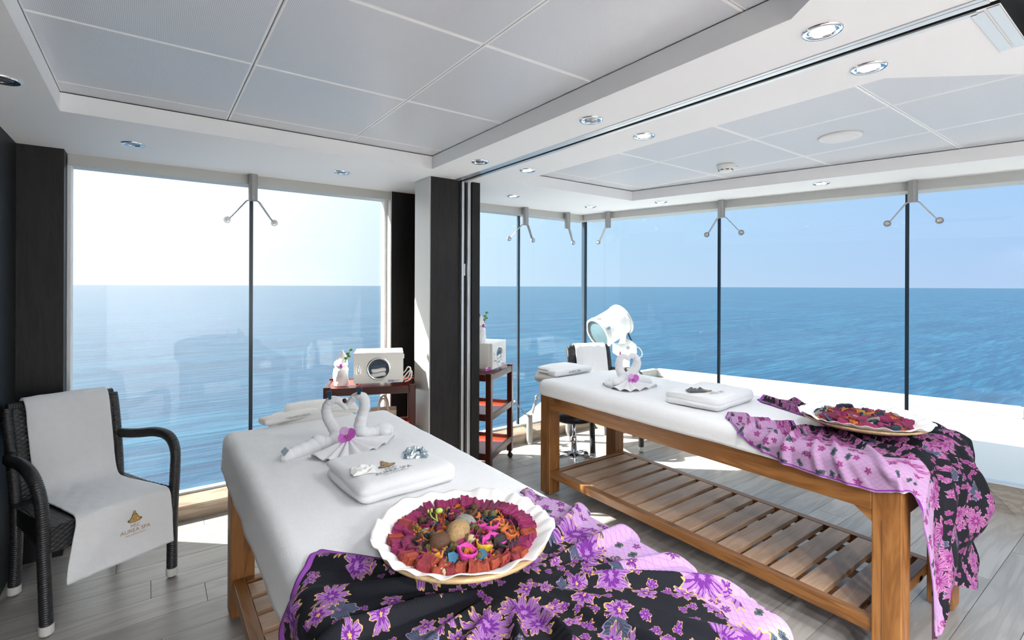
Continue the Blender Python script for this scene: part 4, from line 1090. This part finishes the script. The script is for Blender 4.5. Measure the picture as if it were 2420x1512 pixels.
swan('left swan of the pair on the front bed, blue wedge on its head',
     [(819, 969, 2.5, 2.0), (813, 959, 6, 2.0), (802, 948, 8.5, 2.0), (789, 945, 10, 2.0), (777, 952, 11, 2.0), (771, 968, 11, 2.0), (775, 988, 12, 2.0), (785, 1006, 12.5, 1.99), (792, 1022, 13, 1.98), (789, 1037, 14, 1.96), (776, 1046, 15, 1.94), (752, 1049, 18, 1.92), (722, 1060, 16, 1.87), (695, 1073, 15, 1.83), (675, 1082, 12, 1.80), (664, 1087, 5, 1.79)],
     [('crest', ((770, 926), (783, 923), (783, 943), (778, 944)), 1.985), ('care_label', ((664, 1066), (674, 1056), (683, 1064), (672, 1078)), 1.775)], [(749, 1043, 17, 1.915), (738, 1050, 15, 1.90)])
swan('right swan of the pair on the front bed, blue wedge on its head',
     [(821, 966, 2.5, 2.01), (824, 954, 6, 2.01), (833, 943, 8.5, 2.01), (846, 936, 10.5, 2.01), (859, 941, 12, 2.01), (862, 957, 12.5, 2.01), (857, 978, 13, 2.01), (851, 998, 13.5, 2.0), (851, 1014, 14.5, 2.0), (862, 1025, 16, 2.02), (884, 1023, 16, 2.06), (904, 1016, 18, 2.08), (918, 1016, 14, 2.10), (926, 1024, 5, 2.10)],
     [('crest', ((843, 913), (857, 917), (851, 932), (845, 932)), 1.99)], [(906, 1020, 17, 2.07)])
c_ = Pd(814, 947, 2.0); tag(MB().ball(c_, .0095, 12, 8, (1, 1, 1.1)).build('dark_berry', M['petal_plum'] if 'petal_plum' in M else simple('petal_plum', (.05, .004, .006), .4), smooth=True), 'dark red berry where the two swan heads meet on the front bed', 'berry')
swan('left swan of the pair on the right bed',
     [(1488, 851, 2.5, 3.22), (1483, 846, 5, 3.22), (1476, 842, 6, 3.22), (1468, 844, 7.5, 3.22), (1463, 855, 8.5, 3.22), (1463, 868, 9.5, 3.22), (1468, 882, 10.5, 3.20), (1474, 893, 11.5, 3.18), (1468, 903, 12, 3.14), (1450, 904, 12, 3.12), (1436, 904, 9, 3.12), (1428, 905, 4, 3.12)],
     [('bloom_tip', ((1464, 834), (1467, 829), (1467, 838), (1465, 838)), 3.2)], [(1455, 903, 10, 3.10)])
swan('right swan of the pair on the right bed',
     [(1485, 848, 2.5, 3.25), (1489, 843, 5, 3.25), (1497, 841, 7, 3.25), (1504, 848, 8.5, 3.25), (1505, 860, 10, 3.25), (1499, 873, 11, 3.24), (1490, 886, 11.5, 3.22), (1488, 898, 12, 3.20), (1505, 900, 12, 3.22), (1525, 903, 9, 3.25), (1540, 908, 4, 3.25)])
def fan(label, apex, rim, pleats, amp):
    A = Vector(apex); RP = spline([tuple(p) for p in rim], 16)
    def fn(u, v):
        k = u * (len(RP) - 1); i = min(int(k), len(RP) - 2); q = Vector(RP[i]).lerp(Vector(RP[i + 1]), k - i)
        s = sin(u * pi * pleats); sc = 1 - .07 * (1 - abs(s)) * v
        p = A.lerp(q, v * sc); p.z = ZT + .006 + (A.z - ZT - .006) * (1 - v) ** 1.6 + amp * abs(s) ** 1.2 * (v ** .6) * (1 - .25 * v)
        return p
    o = MB().grid(fn, 160, 24).build('fan_folded_towel', M['terry_white'], smooth=True, solid=.004)
    return tag(o, label, 'towel', 'pleated towel fans under the swans')
fan('pleated white towel fan in front of the swans on the front bed', Pd(823, 1036, 1.95), [Pz(*k, ZT + .006) for k in ((728, 1080), (765, 1093), (800, 1094), (845, 1084), (885, 1066), (915, 1050), (938, 1030))], 7, .022)
fan('pleated white towel fan in front of the swans on the right bed', Pd(1486, 897, 3.12), [Pz(*k, ZT + .006) for k in ((1420, 907), (1452, 921), (1490, 926), (1525, 921), (1558, 912))], 6, .022)
orchid('orchid_bloom', 'magenta orchid between the swans on the front bed', Pd(821, 1029, 1.915), .060, -FW + UP * .35)
orchid('orchid_bloom', 'pink orchid between the swans on the right bed', Pd(1496, 896, 3.10), .062, -FW + UP * .3)

# ================================================================== bowls of dried flowers
def bowl(label, c, r_, base_label):
    o = thing('wooden_bowl', label, 'bowl', c, 0, 'shallow wooden bowls'); k = r_
    MB().lathe([(0, 0), (.50 * k, 0), (.80 * k, .012), (.985 * k, .028), (1.0 * k, .034), (.985 * k, .038), (.80 * k, .022), (.5 * k, .010), (0, .009)], 72).build('dish', M['bowl_wood'], o, smooth=True)
    return o
def liner(label, c, r_, seed):
    rng = random.Random(seed); ph = [rng.random() * 6 for _ in range(4)]
    prof = [(0, .0125), (.5, .0135), (.78, .0235), (.93, .036), (1.0, .042), (1.06, .046)]
    def fn(u, v):
        a = 2 * pi * u; rr = 1.06 * v
        z = lerpt(prof, rr); w_ = sm(.72, 1.06, rr)
        z += w_ * (.0050 * sin(a * 8 + ph[0] + 2.2 * sin(a * 3 + ph[1])) + .0035 * sin(a * 23 + ph[2] + 3 * sin(a * 2))) + .0055 * w_
        rr *= 1 + w_ * (.012 * sin(a * 7 + ph[3] + 2 * sin(a * 2)) + .010 * sin(a * 17 + 2 * sin(a * 5)))
        return Vector((rr * r_ * cos(a), rr * r_ * sin(a), z))
    o = MB().grid(fn, 160, 30, True).build('bowl_liner', M['liner_cloth'], smooth=True, loc=c, solid=.0012)
    return tag(o, label, 'liner', 'white cloth liners in the bowls')
BCL = Vector((.590, 1.000, ZT + .030)); BCR = Vector((2.535, .862, ZT + .026))
bowl('shallow wooden bowl of dried flowers on the front bed', BCL, .196, ''); liner('ruffled white cloth liner in the near bowl', BCL, .196, 1)
bowl('shallow wooden bowl of dried flowers on the right bed', BCR, .232, ''); liner('ruffled white cloth liner in the bowl on the right bed', BCR, .232, 2)

HUE = dict(magenta=(.26, .012, .09), plum=(.14, .012, .05), crimson=(.24, .018, .03), rust=(.34, .050, .022), orange=(.56, .14, .02), amber=(.48, .22, .03), brown=(.10, .045, .02), tan=(.36, .23, .10),
           navy=(.010, .024, .060), blue=(.05, .19, .32), cream=(.62, .50, .30), pink=(.62, .05, .33), black=(.020, .015, .016), yellow=(.66, .44, .02), grey=(.28, .27, .25), olive=(.12, .10, .03))
def dried(hue):
    nm = 'dried_' + hue
    if nm not in M:
        t_ = NT(nm); co_ = t_.coord(); n1 = t_.noise(co_, 7, 4); n2 = t_.noise(t_.mapping(co_, (2.5, 28, 8)), 1, 3); c = HUE[hue]
        t_.bump(n1 * .5 + n2 * .5, .7, .004)
        M[nm] = t_.set(t_.ramp(n1 * .5 + n2 * .5, [(.3, tuple(x * .55 for x in c)), (.55, c), (.75, tuple(min(1, x * 1.45) for x in c))]), .7)
    return M[nm]
def shape(kind, var):
    rng = random.Random(hash(kind) % 1000 if False else sum(map(ord, kind)) * 13 + var); q = lambda: rng.random() * 6.28
    mb = MB(); p1, p2, p3 = q(), q(), q()
    if kind == 'chip':
        mb.rbox(1.25, .80, .62, .04, 3, lambda v: (v.x + .05 * sin(v.y * 9 + p1), v.y * (1 - .12 * v.x) + .10 * v.x * v.x + .04 * sin(v.z * 8 + p2), v.z + .32 + .07 * sin(v.x * 6 + p1) + .05 * sin(v.y * 11 + p3)))
    elif kind == 'block':
        mb.rbox(1.3, .62, .55, .05, 2, lambda v: (v.x, v.y + .08 * v.x * v.x, v.z + .28))
    elif kind == 'cup':
        def fn(u, v):
            a = 2 * pi * u; r_ = .25 + .55 * v ** .6; r_ *= 1 + .08 * sin(5 * a + p1)
            return Vector((r_ * cos(a), r_ * sin(a) * .9, .05 + .75 * v ** 1.5 + .08 * sin(3 * a + p2) * v))
        mb.grid(fn, 16, 5, True)
    elif kind == 'petal':
        def fn(u, v):
            x = (v - .5) * 1.6; wd = .55 * sin(pi * (.06 + .88 * v)) ** .7; y = (u - .5) * 2 * wd
            return Vector((x, y, .12 + .55 * abs(u - .5) ** 1.6 * 2 + .35 * (v - .35) ** 2 + .06 * sin(x * 6 + p1)))
        mb.grid(fn, 6, 9)
    elif kind == 'curl':
        for k in range(3):
            a0 = q()
            def fn(u, v, a0=a0, k=k):
                b = a0 + v * 3.4; r_ = .28 + .14 * v + .05 * k
                return Vector((r_ * cos(b) + .12 * (k - 1), r_ * sin(b), .10 + .42 * u + .10 * sin(v * 5 + k)))
            mb.grid(fn, 2, 9)
    elif kind == 'cone':
        def fn(u, v):
            a, b = 2 * pi * u, -pi / 2 + pi * (v * .998 + .001)
            r_ = .46 * (1 + .22 * sin(9 * a + 9 * b * 1.0) * sin(11 * b + 4.5 * a))
            return Vector((r_ * cos(a) * cos(b), r_ * sin(a) * cos(b), .45 + r_ * 1.05 * sin(b)))
        mb.grid(fn, 22, 14, True)
    elif kind == 'star':
        for k in range(10):
            a = 2 * pi * k / 10 + .2 * sin(k * 3 + p1); el = .25 + .55 * ((k * 7) % 10) / 10
            d_ = Vector((cos(a) * cos(el), sin(a) * cos(el), sin(el))); s_ = Vector((-sin(a), cos(a), 0)); c = Vector((0, 0, .15))
            mb.add([c, c + d_ * .38 + s_ * .14, c + d_ * .75, c + d_ * .38 - s_ * .14, c + d_ * .36 + Vector((0, 0, -.09))], [(0, 1, 2, 3), (0, 4, 2, 1), (0, 3, 2, 4)])
        mb.ball((0, 0, .24), .18, 8, 6)
    elif kind == 'cluster':
        for k in range(9):
            a = q(); r_ = .34 * rng.random() ** .5; mb.ball((r_ * cos(a), r_ * sin(a), .18 + .32 * rng.random()), .15 + .06 * rng.random(), 7, 5, (1, .8, 1.1))
    elif kind == 'ball': mb.ball((0, 0, .5), .5, 16, 10)
    elif kind == 'nut':
        def fn(u, v):
            a, b = 2 * pi * u, -pi / 2 + pi * (v * .998 + .001); r_ = .5 * (1 + .025 * sin(14 * a + 2 * sin(3 * b)))
            return Vector((r_ * 1.45 * sin(b), r_ * cos(a) * cos(b), .48 + r_ * sin(a) * cos(b)))
        mb.grid(fn, 30, 16, True)
    elif kind == 'wedge':
        mb.prism([(-.6, -.1), (.55, -.42), (.75, 0), (.55, .42), (-.6, .1)], 0, .10, Matrix.Translation((0, 0, .35)) @ Matrix.Rotation(R(-32), 4, 'Y'))
    elif kind == 'fan':
        def fn(u, v):
            a = (u - .5) * 1.9; r_ = .2 + 1.0 * v
            return Vector((r_ * cos(a), r_ * sin(a), .15 + .5 * v + .06 * sin(a * 15) * v))
        mb.grid(fn, 22, 5)
    return mb
CACHE = {}
WORD = dict(chip='wood chip', block='wood block', cup='seed cup', petal='curled petal', curl='curled pod', cone='seed cone', star='spiky flower', cluster='seed cluster', ball='round seed', nut='ribbed nut', wedge='wood wedge', fan='fluted pod')
def sector(pos, where):
    c = BCR if 'right bed' in where else BCL; d_ = Vector(pos) - c; x, y = d_.dot(RT), d_.dot(FW); r_ = hypot(x, y)
    if r_ < .045: return 'at the middle, '
    k = int(round(math.degrees(atan2(y, x)) / 45)) % 8
    return ('on the right, ', 'at the right rear, ', 'at the rear, ', 'at the left rear, ', 'on the left, ', 'at the left front, ', 'at the front, ', 'at the right front, ')[k] + ('near the rim, ' if r_ > .095 and 'ring' not in where else '')
def piece(kind, hue, pos, size, rz, tilt=(0, 0), where='', label=None, cat='dried pod'):
    var = random.randrange(3); key = (kind, hue, var)
    if key not in CACHE:
        thin = kind in ('cup', 'petal', 'curl', 'fan')
        CACHE[key] = shape(kind, var).build('dried_' + WORD[kind].replace(' ', '_').replace('-', '_'), dried(hue), smooth=kind not in ('block', 'wedge', 'star', 'chip'), solid=.10 if thin else 0); o = CACHE[key]
    else:
        o = CACHE[key].copy(); C.objects.link(o)
    o.location = pos; o.scale = (size,) * 3; o.rotation_euler = (tilt[0], tilt[1], rz)
    tag(o, label or '%s dried %s %s%s' % (hue, WORD[kind], sector(pos, where), where), cat, 'dried pieces ' + where if where else 'dried pieces singled out in the near bowl')
    return o
rng = random.Random(21)
def around(c, r_, phi, z): return Vector((c.x, c.y, c.z + z)) + RT * (r_ * cos(phi)) + FW * (r_ * sin(phi))
# outer ring of the near bowl, coloured as it goes round
N = 42
for i in range(N):
    phi = 2 * pi * i / N + rng.uniform(-.03, .03); deg = math.degrees(phi) % 360
    if 215 < deg < 320: hue = rng.choice(['rust', 'rust', 'rust', 'crimson'])
    elif 160 < deg <= 215: hue = rng.choice(['magenta', 'magenta', 'rust', 'crimson'])
    elif 20 < deg <= 160: hue = rng.choice(['magenta', 'magenta', 'magenta', 'plum', 'crimson'])
    else: hue = rng.choice(['magenta', 'magenta', 'crimson', 'rust'])
    d_ = (RT * cos(phi) + FW * sin(phi)); ang = atan2(d_.y, d_.x)
    piece('chip', hue, around(BCL, .152 + rng.uniform(-.005, .005), phi, .021 + rng.uniform(0, .005)), rng.uniform(.026, .031), ang + rng.uniform(-.35, .35), (rng.uniform(-.2, .2), -.25 + rng.uniform(-.15, .15)), 'in the near bowl ring')
KH = [('petal', 'brown'), ('petal', 'orange'), ('petal', 'plum'), ('curl', 'navy'), ('curl', 'brown'), ('curl', 'orange'), ('cup', 'magenta'), ('cluster', 'orange'), ('star', 'rust'), ('cone', 'brown'), ('cone', 'olive'), ('cone', 'plum'), ('star', 'orange'), ('star', 'tan'), ('star', 'navy'), ('star', 'amber'), ('cluster', 'tan'), ('cluster', 'rust'), ('cluster', 'navy'), ('ball', 'amber'), ('petal', 'black'), ('curl', 'black'), ('curl', 'amber'), ('petal', 'magenta')]
pts = []
for i in range(4000):                                                  # inner heap by dart throwing
    r_, phi = .134 * rng.random() ** .5, rng.random() * 2 * pi
    x, y = r_ * cos(phi), r_ * sin(phi)
    if all(hypot(x - a, y - b) > .0132 for a, b in pts): pts.append((x, y))
for k, (x, y) in enumerate(pts[:230]):
    kind, hue = KH[(k * 7 + rng.randrange(3)) % len(KH)]; s = rng.uniform(.017, .023) * (.6 if kind == 'ball' else 1)
    piece(kind, hue, around(BCL, hypot(x, y), atan2(y, x), .020 + .014 * max(0, 1 - hypot(x, y) / .14) + rng.uniform(0, .005)), s, rng.random() * 6.28, (rng.uniform(-.5, .5), rng.uniform(-.5, .5)), 'heaped in the near bowl')
zt = ZT + .030 + .036
for kind, hue, px, py, s, az, lab in [
        ('nut', 'tan', 1078, 1268, .050, .6, 'large round ribbed brown nut at the middle of the near bowl'), ('nut', 'grey', 1098, 1240, .036, 2.2, 'pale grey pointed pod behind the brown nut'),
        ('nut', 'brown', 1040, 1285, .038, -.2, 'long smooth dark brown pod left of the brown nut'), ('ball', 'cream', 1113, 1275, .023, 0, 'cream round seed right of the brown nut'),
        ('ball', 'pink', 1124, 1262, .015, 0, 'small dull pink round seed behind the cream one'), ('ball', 'pink', 1143, 1274, .020, 0, 'bright pink round seed near the yellow cup'),
        ('cup', 'pink', 1098, 1311, .031, .4, 'hot pink fringed cup at the front of the near bowl'), ('cup', 'yellow', 1141, 1293, .027, 1, 'yellow tulip-shaped cup in the near bowl'),
        ('wedge', 'blue', 1066, 1326, .028, 1.0, 'upright sky blue wedge in the near bowl'), ('wedge', 'blue', 1130, 1316, .028, .2, 'flat pale blue leaf-shaped wedge in the near bowl'),
        ('fan', 'crimson', 1172, 1318, .026, -.9, 'dusky red fluted shell-like pod at the right of the near bowl'), ('petal', 'pink', 1165, 1280, .040, .1, 'long hot pink curled pod right of centre'),
        ('ball', 'cream', 1026, 1338, .014, 0, 'small beige round seed at the front left of the heap'), ('chip', 'crimson', 1005, 1335, .034, .8, 'red triangular pod at the front left of the heap'),
        ('petal', 'amber', 1020, 1312, .034, 2, 'amber curled leaf left of the pink cup'), ('petal', 'plum', 968, 1288, .040, .7, 'big dark maroon curved pod at the left of the heap'),
        ('petal', 'brown', 1100, 1222, .042, 2.9, 'dark brown hollow husk at the back of the heap'), ('ball', 'rust', 1030, 1350, .020, 0, 'scarlet round pod at the front of the heap'),
        ('cluster', 'cream', 1052, 1345, .030, 0, 'straw-coloured spiky seed head at the front'), ('cup', 'pink', 1130, 1245, .026, 1.4, 'small magenta cup behind the pink seeds'),
        ('cup', 'pink', 1160, 1250, .026, 2.4, 'small magenta cup at the right rear of the heap'), ('petal', 'orange', 1175, 1240, .034, .3, 'pale orange twisted petal at the right rear'),
        ('petal', 'black', 1190, 1283, .040, .2, 'black curved seed pod at the right of the heap'), ('cup', 'orange', 1198, 1265, .026, .9, 'orange star-shaped husk at the right of the heap')]:
    piece(kind, hue, Pz(px, py + 6, zt - .006) - UP * .006, s, az, (.2 if kind != 'ball' else 0, .2 if kind in ('cup', 'petal') else 0), '', lab)
# fresh green sprig leaning in the heap
sp = thing('green_sprig', 'fresh green bud sprig sticking up from the near bowl', 'sprig', Pz(1050, 1263, zt))
L = sp.location
MB().tube([Vector(q) - L for q in spline([tuple(Pd(*k)) for k in ((1048, 1262, 1.20), (1040, 1245, 1.20), (1033, 1230, 1.20), (1031, 1215, 1.20), (1032, 1209, 1.20))], 5)], .0022, 7).build('stem', M['lime'], sp, smooth=True)
MB().tube([Vector(q) - L for q in spline([tuple(Pd(*k)) for k in ((1031, 1229, 1.20), (1021, 1222, 1.20), (1017, 1212, 1.20), (1021, 1206, 1.20))], 5)], .0015, 7).build('stem', M['lime'], sp, smooth=True)
for px, py, r_, sc in ((1038, 1207, .0075, (1.3, 1, .9)), (1020, 1206, .0030, (1, 1, 1.8)), (1012, 1208, .0026, (1, 1, 1.8))): MB().ball(Pd(px, py, 1.20) - L, r_, 10, 8, sc).build('bud', M['lime'], sp, smooth=True)
# far bowl: a loose heap of bigger pieces
pts = []
for i in range(1500):
    r_, phi = .160 * rng.random() ** .5, rng.random() * 2 * pi; x, y = r_ * cos(phi), r_ * sin(phi)
    if all(hypot(x - a, y - b) > .0235 for a, b in pts): pts.append((x, y))
KR = [('block', 'rust'), ('chip', 'magenta'), ('chip', 'magenta'), ('petal', 'plum'), ('wedge', 'blue'), ('curl', 'orange'), ('petal', 'black'), ('cup', 'navy'), ('cluster', 'brown'), ('chip', 'plum'), ('block', 'rust'), ('cluster', 'cream'), ('petal', 'grey'), ('star', 'olive'), ('chip', 'magenta'), ('curl', 'amber'), ('wedge', 'navy'), ('petal', 'crimson'), ('chip', 'crimson')]
for k, (x, y) in enumerate(pts[:90]):
    kind, hue = KR[(k * 5 + rng.randrange(4)) % len(KR)]; rr = hypot(x, y)
    piece(kind, hue, around(BCR, rr, atan2(y, x), .016 + .018 * max(0, 1 - rr / .15) + rng.uniform(0, .006)), rng.uniform(.032, .044), rng.random() * 6.28, (rng.uniform(-.5, .5), rng.uniform(-.5, .5)), 'in the right bed bowl')
